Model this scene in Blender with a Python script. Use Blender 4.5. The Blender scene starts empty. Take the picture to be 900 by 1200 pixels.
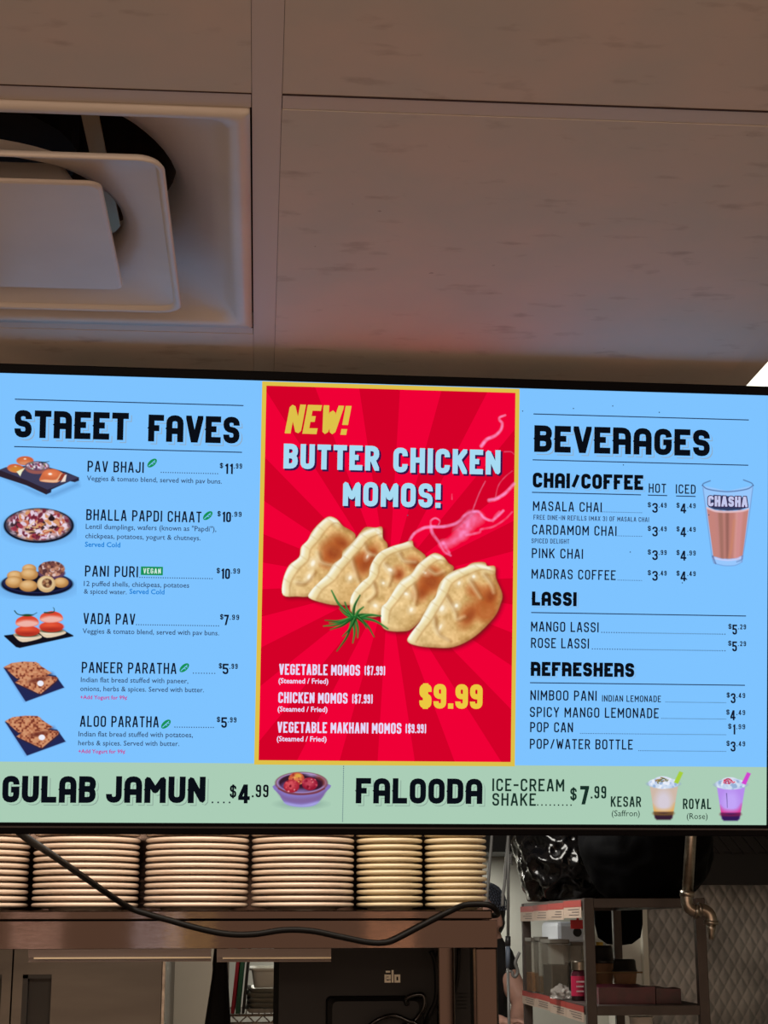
import bpy, bmesh, math, random
import numpy as np
from mathutils import Vector, Matrix, noise as mnoise

random.seed(7); rng = np.random.default_rng(7)
C = bpy.context.scene.collection
sc = bpy.context.scene
EYE = 1.55
# ---------------------------------------------------------------- camera, world, large lights, exposure
F = 1900.0
PITCH, YAW, ROLL = 0.24874337, -0.07601243, -0.00218423
def _axes():
    cy, sy = math.cos(YAW), math.sin(YAW)
    rz = lambda v: Vector((cy*v[0]-sy*v[1], sy*v[0]+cy*v[1], v[2]))
    f = Vector((0, math.cos(PITCH), math.sin(PITCH))); u = Vector((0, -math.sin(PITCH), math.cos(PITCH))); x = Vector((1, 0, 0))
    c, s = math.cos(ROLL), math.sin(ROLL)
    return rz(c*x+s*u), rz(-s*x+c*u), rz(f)
AX, AU, AF = _axes()
cd = bpy.data.cameras.new('camera'); cam = bpy.data.objects.new('camera', cd); C.objects.link(cam)
cd.sensor_fit = 'VERTICAL'; cd.sensor_height = 36.0; cd.sensor_width = 27.0; cd.lens = F/1200*36; cd.clip_start = 0.05
cam.matrix_world = Matrix(((AX[0], AU[0], -AF[0], 0), (AX[1], AU[1], -AF[1], 0), (AX[2], AU[2], -AF[2], EYE), (0, 0, 0, 1)))
sc.camera = cam
w = bpy.data.worlds.new('world'); sc.world = w; w.use_nodes = True
WB = w.node_tree.nodes['Background']; WB.inputs[0].default_value = (1.0, 0.66, 0.46, 1); WB.inputs[1].default_value = 1.02
vs = sc.view_settings; vs.view_transform = 'Standard'; vs.look = 'None'; vs.exposure = 0; vs.gamma = 1; vs.use_curve_mapping = False
def area(name, loc, rot, sx, sy, power, col):
    l = bpy.data.lights.new(name, 'AREA'); l.shape = 'RECTANGLE'; l.size = sx; l.size_y = sy; l.energy = power; l.color = col
    o = bpy.data.objects.new(name, l); C.objects.link(o); o.location = loc; o.rotation_euler = rot; return o
area('dining_side_fill', (-0.6, -1.6, 2.25), (math.radians(38), 0, 0), 1.6, 0.6, 26, (1.0, 0.80, 0.62))  # unseen warm fill, added to brighten plates and steel from the front
area('kitchen_light_over_shelf', (-0.1, 2.95, 2.27), (0, 0, 0), 1.5, 0.35, 15, (1.0, 0.86, 0.70))
area('kitchen_light_rear', (0.5, 5.3, 2.27), (0, 0, 0), 0.6, 0.6, 14, (1.0, 0.96, 0.88))
area('rear_wall_fill', (0.80, 7.25, 1.86), (0, 0, 0), 0.6, 0.3, 17, (1.0, 0.97, 0.9))  # unseen fill added below the canopy to brighten the rear wall
for _n, (_x, _z, _c, _p) in enumerate(((-1.08, 1.46, (1.0, 0.72, 0.62), 0.40), (-0.49, 1.46, (0.80, 0.84, 1.0), 0.40), (-0.33, 1.46, (1.0, 0.74, 0.22), 0.26), (0.66, 1.46, (1.0, 0.52, 0.28), 0.45))):
    area('dining_room_lamp', (_x, -1.5, _z), (math.radians(90), 0, 0), 0.04, 0.4, _p, _c)

# ---------------------------------------------------------------- helpers
def ray(x, y): return AX*((x-450)/F) + AU*((600-y)/F) + AF
def at(x, y, Y):
    r = ray(x, y); p = r*(Y/r[1]); return Vector((p[0], p[1], p[2]+EYE))
def atz(x, y, Z):
    r = ray(x, y); p = r*((Z-EYE)/r[2]); return Vector((p[0], p[1], Z))
def s2l(c):
    c = np.asarray(c, float)/255.0
    return np.where(c <= 0.04045, c/12.92, ((c+0.055)/1.055)**2.4)
def lin(c): a = s2l(c); return (float(a[0]), float(a[1]), float(a[2]), 1.0)
MATS = {}
def mat(name, col, rough=0.5, metal=0.0, var=0.0, vscale=20.0, bump=0.0, bscale=80.0, stretch=(1, 1, 1), col2=None, spec=0.5, coat=0.0, trans=0.0):
    if name in MATS: return MATS[name]
    m = bpy.data.materials.new(name); m.use_nodes = True; nt = m.node_tree; b = nt.nodes['Principled BSDF']
    b.inputs['Base Color'].default_value = lin(col); b.inputs['Roughness'].default_value = rough; b.inputs['Metallic'].default_value = metal
    b.inputs['Specular IOR Level'].default_value = spec; b.inputs['Coat Weight'].default_value = coat
    b.inputs['Transmission Weight'].default_value = trans
    tc = nt.nodes.new('ShaderNodeTexCoord'); mp = nt.nodes.new('ShaderNodeMapping'); mp.inputs['Scale'].default_value = stretch
    nt.links.new(tc.outputs['Object'], mp.inputs['Vector'])
    if var > 0 or col2:
        n = nt.nodes.new('ShaderNodeTexNoise'); n.inputs['Scale'].default_value = vscale; n.inputs['Detail'].default_value = 5
        nt.links.new(mp.outputs[0], n.inputs['Vector'])
        cr = nt.nodes.new('ShaderNodeValToRGB'); cr.color_ramp.elements[0].position = 0.35; cr.color_ramp.elements[1].position = 0.65
        c1 = np.array(col, float); c2 = np.array(col2, float) if col2 else c1*(1-var)
        cr.color_ramp.elements[0].color = lin(c2); cr.color_ramp.elements[1].color = lin(c1)
        nt.links.new(n.outputs['Fac'], cr.inputs[0]); nt.links.new(cr.outputs[0], b.inputs['Base Color'])
    if bump > 0:
        n2 = nt.nodes.new('ShaderNodeTexNoise'); n2.inputs['Scale'].default_value = bscale; n2.inputs['Detail'].default_value = 3
        nt.links.new(mp.outputs[0], n2.inputs['Vector'])
        bp = nt.nodes.new('ShaderNodeBump'); bp.inputs['Strength'].default_value = bump; bp.inputs['Distance'].default_value = 0.01
        nt.links.new(n2.outputs['Fac'], bp.inputs['Height']); nt.links.new(bp.outputs[0], b.inputs['Normal'])
    MATS[name] = m; return m
def emit(name, col, strength=1.0, sample='NONE'):
    if name in MATS: return MATS[name]
    m = bpy.data.materials.new(name); m.use_nodes = True; nt = m.node_tree; nt.nodes.clear()
    o = nt.nodes.new('ShaderNodeOutputMaterial'); e = nt.nodes.new('ShaderNodeEmission')
    e.inputs[0].default_value = lin(col); e.inputs[1].default_value = strength; nt.links.new(e.outputs[0], o.inputs[0])
    m.cycles.emission_sampling = sample; MATS[name] = m; return m
def emit_attr():
    if 'screen_picture' in MATS: return MATS['screen_picture']
    m = bpy.data.materials.new('screen_picture'); m.use_nodes = True; nt = m.node_tree; nt.nodes.clear()
    o = nt.nodes.new('ShaderNodeOutputMaterial'); e = nt.nodes.new('ShaderNodeEmission'); t = nt.nodes.new('ShaderNodeBsdfTransparent')
    mx = nt.nodes.new('ShaderNodeMixShader'); a = nt.nodes.new('ShaderNodeAttribute'); a.attribute_name = 'pix'
    nt.links.new(a.outputs['Color'], e.inputs[0]); nt.links.new(a.outputs['Alpha'], mx.inputs[0])
    nt.links.new(t.outputs[0], mx.inputs[1]); nt.links.new(e.outputs[0], mx.inputs[2]); nt.links.new(mx.outputs[0], o.inputs[0])
    m.cycles.emission_sampling = 'NONE'; MATS['screen_picture'] = m; return m
def glass(name, col, rough=0.05, alpha=0.25):
    if name in MATS: return MATS[name]
    m = bpy.data.materials.new(name); m.use_nodes = True; nt = m.node_tree; b = nt.nodes['Principled BSDF']
    b.inputs['Base Color'].default_value = lin(col); b.inputs['Roughness'].default_value = rough; b.inputs['Alpha'].default_value = alpha
    MATS[name] = m; return m

def link(name, me, m=None, parent=None, smooth=False):
    o = bpy.data.objects.new(name, me); C.objects.link(o)
    if m is not None:
        for q in (m if isinstance(m, (list, tuple)) else [m]): me.materials.append(q)
    if parent is not None: o.parent = parent
    if smooth: me.polygons.foreach_set('use_smooth', [True]*len(me.polygons))
    return o
def obj(name, bm, m=None, parent=None, smooth=False, bevel=0.0, segs=2):
    me = bpy.data.meshes.new(name)
    bmesh.ops.recalc_face_normals(bm, faces=bm.faces[:])
    bm.to_mesh(me); bm.free()
    o = link(name, me, m, parent, smooth)
    if bevel > 0:
        b = o.modifiers.new('bevel', 'BEVEL'); b.width = bevel; b.segments = segs; b.limit_method = 'ANGLE'; b.angle_limit = math.radians(40)
    return o
def tag(o, label, cat, group=None, kind=None):
    o['label'] = label; o['category'] = cat
    if group: o['group'] = group
    if kind: o['kind'] = kind
    return o
def struct(o): o['kind'] = 'structure'; return o
def thing(name, label, cat, loc=(0, 0, 0), group=None):
    o = bpy.data.objects.new(name, None); C.objects.link(o); o.location = loc; o.empty_display_size = 0.05
    return tag(o, label, cat, group)
def BM(): return bmesh.new()
def box(bm, x0, x1, y0, y1, z0, z1, M=None):
    v = [bm.verts.new((x, y, z)) for z in (z0, z1) for y in (y0, y1) for x in (x0, x1)]
    for f in ((0, 1, 3, 2), (4, 6, 7, 5), (0, 4, 5, 1), (1, 5, 7, 3), (3, 7, 6, 2), (2, 6, 4, 0)): bm.faces.new([v[i] for i in f])
    if M is not None: bmesh.ops.transform(bm, matrix=M, verts=v)
    return v
def frame_of(d):
    d = d.normalized(); a = Vector((0, 0, 1)) if abs(d.z) < 0.9 else Vector((1, 0, 0))
    x = d.cross(a).normalized(); return x, d.cross(x).normalized()
def tube(bm, pts, r, n=10, cap=True):
    pts = [Vector(p) for p in pts]; rs = r if isinstance(r, (list, tuple)) else [r]*len(pts)
    rings = []; px = None
    for i, p in enumerate(pts):
        d = (pts[min(i+1, len(pts)-1)]-pts[max(i-1, 0)]).normalized()
        if px is None: x, y = frame_of(d)
        else:
            x = (px - d*px.dot(d)).normalized(); y = d.cross(x)
        px = x
        rings.append([bm.verts.new(p + (x*math.cos(2*math.pi*k/n)+y*math.sin(2*math.pi*k/n))*rs[i]) for k in range(n)])
    for a, b in zip(rings, rings[1:]):
        for k in range(n): bm.faces.new((a[k], a[(k+1) % n], b[(k+1) % n], b[k]))
    if cap: bm.faces.new(rings[0][::-1]); bm.faces.new(rings[-1])
def spline(pts, n=8):
    P = [Vector(p) for p in pts]; P = [2*P[0]-P[1]]+P+[2*P[-1]-P[-2]]; out = []
    for i in range(1, len(P)-2):
        for k in range(n):
            t = k/n; a, b, c, d = P[i-1:i+3]
            out.append(0.5*((2*b)+(c-a)*t+(2*a-5*b+4*c-d)*t*t+(3*b-a-3*c+d)*t**3))
    out.append(P[-2]); return out
def lathe(bm, prof, n=32, c=(0, 0, 0)):
    rings = []
    for r, z in prof:
        if r < 1e-6: rings.append([bm.verts.new((c[0], c[1], c[2]+z))])
        else: rings.append([bm.verts.new((c[0]+r*math.cos(2*math.pi*k/n), c[1]+r*math.sin(2*math.pi*k/n), c[2]+z)) for k in range(n)])
    for a, b in zip(rings, rings[1:]):
        for k in range(n):
            q = [a[k % len(a)], a[(k+1) % len(a)], b[(k+1) % len(b)], b[k % len(b)]]
            q = list(dict.fromkeys(q))
            if len(q) > 2: bm.faces.new(q)
def rsq(h, r, n=6, hy=None):
    hy = hy or h; out = []
    for cx, cy, a0 in ((h-r, hy-r, 0), (-h+r, hy-r, 90), (-h+r, -hy+r, 180), (h-r, -hy+r, 270)):
        for k in range(n+1):
            a = math.radians(a0+90*k/n); out.append((cx+r*math.cos(a), cy+r*math.sin(a)))
    return out
def loft_sq(bm, prof, c=(0, 0, 0), cap0=False, cap1=False, n=6, ky=1.0, side=0):
    def loop(h, r, t=0.0):
        P = rsq(h, r, n, h*ky)
        if side:
            Q = []
            for i in range(len(P)):
                A, B = P[i], P[(i+1) % len(P)]; Q.append(A)
                if i % (n+1) == n: Q += [(A[0]+(B[0]-A[0])*k/side, A[1]+(B[1]-A[1])*k/side) for k in range(1, side)]
            P = Q
        if t > 0:
            P = [(x*(1-t)+h*x/math.hypot(x, y)*t, y*(1-t)+h*y/math.hypot(x, y)*t) for x, y in P]
        return P
    rings = [[bm.verts.new((c[0]+x, c[1]+y, c[2]+q[1])) for x, y in loop(q[0], q[2], q[3] if len(q) > 3 else 0.0)] for q in prof]
    for a, b in zip(rings, rings[1:]):
        L = len(a)
        for k in range(L): bm.faces.new((a[k], a[(k+1) % L], b[(k+1) % L], b[k]))
    if cap0: bm.faces.new(rings[0])
    if cap1: bm.faces.new(rings[-1])
def capsule(bm, a, b, ra, rb, n=14, m=5):
    a, b = Vector(a), Vector(b); d = b-a; L = d.length
    if L < 1e-6: d = Vector((0, 0, 1))
    d = d.normalized(); x, y = frame_of(d); pts = []
    for k in range(m+1):
        t = -math.pi/2+math.pi/2*k/m; pts.append((a+d*ra*math.sin(t), ra*math.cos(t)))
    for k in range(m+1):
        t = math.pi/2*k/m; pts.append((b+d*rb*math.sin(t), rb*math.cos(t)))
    rings = []
    for p, r in pts:
        if r < 1e-5: rings.append([bm.verts.new(p)])
        else: rings.append([bm.verts.new(p+(x*math.cos(2*math.pi*k/n)+y*math.sin(2*math.pi*k/n))*r) for k in range(n)])
    for A, B in zip(rings, rings[1:]):
        for k in range(n):
            q = list(dict.fromkeys([A[k % len(A)], A[(k+1) % len(A)], B[(k+1) % len(B)], B[k % len(B)]]))
            if len(q) > 2: bm.faces.new(q)
def ball(bm, c, rx, ry=None, rz=None, M=None, sub=3):
    ry = ry or rx; rz = rz or rx
    T = Matrix.Translation(Vector(c)) @ (M.to_4x4() if M else Matrix.Identity(4)) @ Matrix.Diagonal((rx, ry, rz, 1))
    bmesh.ops.create_icosphere(bm, subdivisions=sub, radius=1.0, matrix=T)
def remesh(o, v, it=6):
    r = o.modifiers.new('remesh', 'REMESH'); r.mode = 'VOXEL'; r.voxel_size = v; r.use_smooth_shade = True
    s = o.modifiers.new('smooth', 'SMOOTH'); s.factor = 0.5; s.iterations = it
    return o

# ---------------------------------------------------------------- materials
m_ceil = mat('ceiling_paint', (214, 206, 198), 0.75, var=0.06, vscale=3.0)
def ceiling_mat():
    m = bpy.data.materials.new('ceiling_tile'); m.use_nodes = True; nt = m.node_tree; b = nt.nodes['Principled BSDF']; b.inputs['Roughness'].default_value = 0.8
    tc = nt.nodes.new('ShaderNodeTexCoord')
    def nz(scale, st, lo, hi):
        mp = nt.nodes.new('ShaderNodeMapping'); mp.inputs['Scale'].default_value = st; nt.links.new(tc.outputs['Object'], mp.inputs[0])
        n = nt.nodes.new('ShaderNodeTexNoise'); n.inputs['Scale'].default_value = scale; n.inputs['Detail'].default_value = 4; nt.links.new(mp.outputs[0], n.inputs[0])
        r = nt.nodes.new('ShaderNodeMapRange'); r.inputs[1].default_value = lo; r.inputs[2].default_value = hi; nt.links.new(n.outputs['Fac'], r.inputs[0]); return r
    a = nz(9, (1, 1.0, 1), 0.35, 0.65); s = nz(18, (1.0, 2.2, 1), 0.60, 0.76); s2 = nz(70, (1, 1, 1), 0.74, 0.78)
    mx = nt.nodes.new('ShaderNodeMix'); mx.data_type = 'RGBA'; mx.inputs[6].default_value = lin((204, 200, 194)); mx.inputs[7].default_value = lin((214, 202, 194)); nt.links.new(a.outputs[0], mx.inputs[0])
    m1 = nt.nodes.new('ShaderNodeMath'); m1.operation = 'MULTIPLY'; m1.inputs[1].default_value = 0.35; nt.links.new(s.outputs[0], m1.inputs[0])
    m2 = nt.nodes.new('ShaderNodeMath'); m2.operation = 'MULTIPLY'; m2.inputs[1].default_value = 0.5; nt.links.new(s2.outputs[0], m2.inputs[0])
    md = nt.nodes.new('ShaderNodeMath'); md.operation = 'MAXIMUM'; nt.links.new(m1.outputs[0], md.inputs[0]); nt.links.new(m2.outputs[0], md.inputs[1])
    mx2 = nt.nodes.new('ShaderNodeMix'); mx2.data_type = 'RGBA'; mx2.inputs[7].default_value = lin((120, 96, 84)); nt.links.new(mx.outputs[2], mx2.inputs[6]); nt.links.new(md.outputs[0], mx2.inputs[0])
    nt.links.new(mx2.outputs[2], b.inputs['Base Color']); return m
m_tile = ceiling_mat()
m_bar = mat('grid_bar_paint', (206, 198, 192), 0.6)
m_white = mat('white_enamel', (218, 212, 204), 0.4, var=0.05, vscale=6)
m_void = mat('dark_void', (18, 16, 15), 0.9)
m_steel = mat('stainless_steel', (78, 67, 62), 0.05, 1.0, bump=0.012, bscale=40, stretch=(0.3, 6, 30))
m_steel2 = mat('stainless_fridge', (128, 122, 114), 0.42, 1.0, var=0.12, vscale=3, stretch=(0.6, 1, 3))
m_black = mat('black_plastic', (14, 14, 16), 0.45, spec=0.25)
m_bezel = mat('bezel_plastic', (8, 8, 11), 0.4, spec=0.05)
m_cable = mat('cable_rubber', (9, 8, 9), 0.5, spec=0.2)
m_plate = mat('cream_ceramic', (238, 218, 200), 0.22, coat=0.3)
m_plate2 = mat('ivory_ceramic', (240, 224, 190), 0.25, coat=0.3)
m_wall = mat('grey_wall_paint', (196, 196, 184), 0.7, var=0.05, vscale=2)
m_rack = mat('brown_rack_paint', (72, 62, 58), 0.45, var=0.15, vscale=14)
m_bag = mat('glossy_black_bag', (6, 6, 8), 0.2, spec=0.6)
m_chrome = mat('worn_chrome', (176, 168, 156), 0.28, 1.0, var=0.2, vscale=40)
m_skin = mat('skin', (212, 164, 146), 0.55, var=0.08, vscale=12)
m_paper = mat('label_paper', (198, 176, 158), 0.7)
m_redpaper = mat('red_label_paper', (176, 60, 52), 0.6)
m_ink = mat('grey_ink', (110, 100, 96), 0.7)

# ---------------------------------------------------------------- room shell
ZC = 0.7505+EYE
def slab(name, x0, x1, y0, y1, z0, z1, m):
    b = BM(); box(b, x0, x1, y0, y1, z0, z1); return struct(obj(name, b, m))
m_floor = mat('quarry_tile', (150, 128, 112), 0.5, var=0.2, vscale=5)
slab('floor', -2.6, 2.8, -4.0, 8.0, -0.1, 0.0, m_floor)
slab('wall_back', -2.6, 2.8, 7.6, 7.7, 0.0, ZC+0.3, m_wall)
slab('wall_left', -2.6, -2.5, -0.4, 7.6, 0.0, ZC+0.3, m_wall)
slab('wall_right', 2.7, 2.8, -0.4, 7.6, 0.0, ZC+0.3, m_wall)
# lay-in ceiling: panels between painted grid bars
xb = [(-2.5, -2.478), (-1.276, -1.248), (-0.646, -0.618), (-0.018, 0.010), (0.652, 0.690), (1.30, 1.328), (2.67, 2.70)]
yb = [(-0.4, -0.376), (0.14, 0.166), (0.758, 0.784), (1.376, 1.402), (1.985, 2.011), (2.60, 2.626), (3.9, 3.926), (5.14, 5.166), (6.38, 6.406), (7.57, 7.6)]
skip_y = {3: [1.985]}          # the panel right of the diffuser runs through two rows
b = BM(); g = 0.0015
TROF = (0.690, 1.30, 2.011, 2.60)
for i in range(len(xb)-1):
    x0, x1 = xb[i][1]+0.0004, xb[i+1][0]-0.0004; j = 0
    while j < len(yb)-1:
        y0 = yb[j][1]+g; k = j+1
        if i == 3 and abs(yb[k][0]-1.985) < 1e-3: k += 1
        y1 = yb[k][0]-g; j = k
        if i == 2 and abs(y0-1.402-g) < 1e-3: continue       # diffuser bay
        if i == 4 and abs(y0-2.011-g) < 1e-3: continue       # light bay
        box(b, x0, x1, y0, y1, ZC, ZC+0.012)
struct(obj('ceiling', b, m_tile))
b = BM(); box(b, -2.5, 2.7, -0.4, 7.6, ZC+0.30, ZC+0.32); struct(obj('ceiling_deck', b, m_void))
n = 1
for (x0, x1) in xb[1:-1]:
    b = BM(); box(b, x0, x1, -0.4, 7.6, ZC+0.0004, ZC+0.02); struct(obj('trim_%d' % n, b, m_bar)); n += 1
for j, (y0, y1) in enumerate(yb[1:-1]):
    b = BM()
    for i in range(len(xb)-1):
        if i == 3 and abs(y0-1.985) < 1e-3: continue
        box(b, xb[i][1]+0.0008, xb[i+1][0]-0.0008, y0, y1, ZC+0.0006, ZC+0.02)
    struct(obj('trim_%d' % n, b, m_bar)); n += 1

m_joint = mat('dark_joint', (58, 40, 32), 0.9)  # dark brown strips along the ceiling grid seams
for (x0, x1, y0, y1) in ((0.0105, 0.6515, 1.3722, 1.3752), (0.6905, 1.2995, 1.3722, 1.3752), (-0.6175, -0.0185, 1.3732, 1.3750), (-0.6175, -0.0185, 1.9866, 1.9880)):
    b = BM(); box(b, x0, x1, y0, y1, ZC-0.0005, ZC+0.004); struct(obj('trim_%d' % n, b, m_joint)); n += 1
# ceiling diffuser
d = thing('ceiling_air_diffuser', 'square white stepped ceiling air diffuser left of the grid bar', 'air vent', (-0.318, 1.6935, ZC))
b = BM(); loft_sq(b, [(0.298, 0.010, 0.004), (0.298, -0.003, 0.004), (0.284, -0.004, 0.012), (0.277, -0.001, 0.02), (0.272, 0.006, 0.024), (0.262, 0.014, 0.03, 0.05), (0.245, 0.028, 0.04, 0.25), (0.228, 0.044, 0.05, 0.6), (0.215, 0.062, 0.05, 0.9), (0.212, 0.085, 0.05, 1.0)], ky=0.968, side=12)
obj('frame', b, m_white, d, True)
b = BM(); loft_sq(b, [(0.203, -0.0105, 0.020), (0.206, -0.0150, 0.022), (0.210, -0.0165, 0.024), (0.2125, -0.0145, 0.024), (0.209, -0.009, 0.024), (0.195, -0.001, 0.03, 0.1), (0.178, 0.006, 0.035, 0.45), (0.166, 0.012, 0.035, 0.8), (0.158, 0.019, 0.03, 1.0), (0.157, 0.030, 0.03, 1.0)], ky=0.985, side=12)
loft_sq(b, [(0.203, -0.0105, 0.020), (0.190, -0.004, 0.03, 0.1), (0.175, 0.003, 0.035, 0.45), (0.163, 0.009, 0.035, 0.8), (0.155, 0.017, 0.03, 1.0), (0.157, 0.030, 0.03, 1.0)], ky=0.985, side=12)
obj('middle_ring', b, m_white, d, True)
b = BM(); loft_sq(b, [(0.141, -0.0140, 0.012), (0.144, -0.0128, 0.013), (0.145, -0.010, 0.013), (0.140, -0.007, 0.012), (0.115, 0.004, 0.012), (0.10, 0.03, 0.01)], cap0=True, cap1=True)
obj('core_plate', b, m_white, d, False)
b = BM(); loft_sq(b, [(0.212, 0.0845, 0.05, 1.0), (0.212, 0.28, 0.05, 1.0)], cap1=True, ky=0.968, side=12); obj('duct', b, mat('dusty_duct', (96, 82, 74), 0.8, var=0.3, vscale=8), d)
b = BM(); tube(b, [(-0.02, 0.02, 0.10), (-0.02, 0.02, 0.279)], 0.12, 24); obj('damper', b, m_void, d)
for sx in (-1, 1):
    b = BM(); box(b, sx*0.13-0.009, sx*0.13+0.009, -0.155, 0.155, 0.066, 0.070); obj('bracket', b, mat('bracket_metal', (190, 170, 130), 0.4, 0.3), d)

# fluorescent troffer at the right
d = thing('ceiling_light_panel', 'glowing white ceiling light panel at the right photo edge above the screen', 'ceiling light', ((TROF[0]+TROF[1])/2, (TROF[2]+TROF[3])/2, ZC))
hx, hy = (TROF[1]-TROF[0])/2-0.001, (TROF[3]-TROF[2])/2-0.001
b = BM(); box(b, -hx, hx, -hy, hy, 0.004, 0.008); obj('diffuser_panel', b, emit('troffer_glow', (255, 252, 226), 2.2, 'AUTO'), d)
b = BM(); box(b, -hx, hx, -hy, hy, 0.010, 0.08); obj('housing', b, m_white, d)

# ---------------------------------------------------------------- television with the menu
W_, H_ = 1.05, 1.05*9/16
TQ = (-0.35519399, 2.07085585, 0.70903073+EYE, 0.02176753, 0.19783917)
_yw, _tl = TQ[3], TQ[4]
TAX = Vector((math.cos(_yw), math.sin(_yw), 0)); _n0 = Vector((math.sin(_yw), -math.cos(_yw), 0))
TDN = (Vector((0, 0, -1))*math.cos(_tl) - _n0*math.sin(_tl)); TN = TAX.cross(-TDN)
TTL = Vector(TQ[:3]); TC = TTL + TAX*W_/2 + TDN*H_/2
EYEV = Vector((0, 0, EYE))
def S(x, y):
    """photo reading -> metres on the screen, from its centre, up positive"""
    r = ray(x, y); t = (TC-EYEV).dot(TN)/r.dot(TN); p = EYEV+r*t-TC
    return (p.dot(TAX), -p.dot(TDN))
_gx = np.array([S(450, 700)[0]]); PXM = (S(550, 700)[0]-S(450, 700)[0])/100.0
def SV(X, Y):
    """vectorised S"""
    rx = np.array(AX); ru = np.array(AU); rf = np.array(AF); n = np.array(TN)
    R = rx[None]*((X.ravel()-450)/F)[:, None]+ru[None]*((600-Y.ravel())/F)[:, None]+rf[None]
    t = float((TC-EYEV).dot(TN))/(R@n); P = np.array(EYEV)[None]+R*t[:, None]-np.array(TC)[None]
    return P@np.array(TAX), -(P@np.array(TDN))
tv = thing('menu_television', 'wide black television menu board hanging under the ceiling', 'television')
tv.matrix_world = Matrix(((TAX[0], -TDN[0], TN[0], TC[0]), (TAX[1], -TDN[1], TN[1], TC[1]), (TAX[2], -TDN[2], TN[2], TC[2]), (0, 0, 0, 1)))
hw, hh = W_/2, H_/2; bz = 0.0125; bzb = 0.0150
b = BM(); zf, zb = 0.004, -0.022
def ring_frame(b, xi, yi0, yi1, xo, yo0, yo1, z0, z1):
    for (x0, x1, y0, y1) in ((-xo, xo, yi1, yo1), (-xo, xo, yo0, yi0), (-xo, -xi, yi0, yi1), (xi, xo, yi0, yi1)): box(b, x0, x1, y0, y1, z0, z1)
ring_frame(b, hw, -hh, hh, hw+bz, -hh-bzb, hh+bz, zb, zf); obj('bezel', b, m_bezel, tv, bevel=0.0012)
b = BM(); box(b, -hw-0.002, hw+0.002, -hh-0.0062, -hh-0.0040, zf-0.0002, zf+0.0022); obj('bezel_trim', b, mat('bezel_trim_metal', (70, 69, 71), 0.3, 0.9), tv)
b = BM(); loft_sq(b, [(hw+bz-0.001, -0.022, 0.01), (hw-0.02, -0.045, 0.02), (hw-0.10, -0.062, 0.03)], cap0=True, cap1=True, ky=hh/hw); obj('back_housing', b, m_black, tv)
b = BM(); box(b, -0.2, 0.2, -0.1, 0.1, -0.075, -0.0615); tube(b, [(0.15, 0.0, -0.07), (0.15, 0.30, -0.14)], 0.012); tube(b, [(-0.15, 0.0, -0.07), (-0.15, 0.30, -0.14)], 0.012)
obj('ceiling_mount', b, m_black, tv)
# colours on the screen
E_BLUE = emit('screen_blue', (126, 195, 255), 1.0, 'FRONT_BACK'); E_GREEN = emit('screen_green', (170, 205, 182), 1.0, 'FRONT_BACK')
E_RED1 = emit('screen_red', (240, 0, 54), 1.0, 'FRONT_BACK'); E_RED2 = emit('screen_dark_red', (212, 0, 40), 1.0, 'FRONT_BACK'); E_YEL = emit('screen_yellow', (222, 192, 72))
E_INK = emit('screen_ink', (18, 26, 46)); E_BLK = emit('screen_black', (10, 14, 22)); E_SH = emit('screen_shadow', (142, 172, 198)); E_SHG = emit('screen_shadow_on_green', (140, 166, 152))
E_TXT = emit('screen_text', (52, 74, 108)); E_CYAN = emit('screen_served_cold', (22, 128, 214)); E_MAG = emit('screen_magenta', (196, 48, 140)); E_LEAF = emit('screen_leaf_green', (22, 146, 88))
E_PALE = emit('screen_pale_blue', (166, 218, 242)); E_NAVY = emit('screen_navy', (58, 18, 70)); E_LIL = emit('screen_lilac', (228, 216, 250)); E_GOLD = emit('screen_gold', (236, 200, 64)); E_WHT = emit('screen_white', (214, 240, 232))
E_LINE = emit('screen_rule', (36, 62, 98))
LZ = 0.00025
class Acc:
    def __init__(s): s.v = []; s.f = []; s.mi = []; s.m = []
    def midx(s, m):
        if m not in s.m: s.m.append(m)
        return s.m.index(m)
    def face(s, pts, m, lay): 
        k = len(s.v); s.v += [(p[0], p[1], lay*LZ) for p in pts]; s.f.append(tuple(range(k, k+len(pts)))); s.mi.append(s.midx(m))
    def mesh(s, me, M, m, lay):
        k = len(s.v); s.v += [((M @ v.co)[0], (M @ v.co)[1], lay*LZ) for v in me.vertices]
        for p in me.polygons: s.f.append(tuple(k+i for i in p.vertices)); s.mi.append(s.midx(m))
    def build(s, name, parent, label=None):
        me = bpy.data.meshes.new(name); me.from_pydata(s.v, [], s.f); me.update()
        o = link(name, me, s.m, parent); me.polygons.foreach_set('material_index', s.mi)
        if label: o['label'] = label
        return o
a = Acc(); yb_ = S(600, 896.3)[1]; yl = S(5, 893)[1]; ys = (yb_+yl)/2
def quad(a, x0, x1, y0, y1, m, lay): a.face([(x0, y0), (x1, y0), (x1, y1), (x0, y1)], m, lay)
quad(a, -hw, hw, ys, hh, E_BLUE, 0); quad(a, -hw, hw, -hh, ys, E_GREEN, 0)
screen = a.build('screen', tv, 'lit blue and green menu screen')
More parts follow.
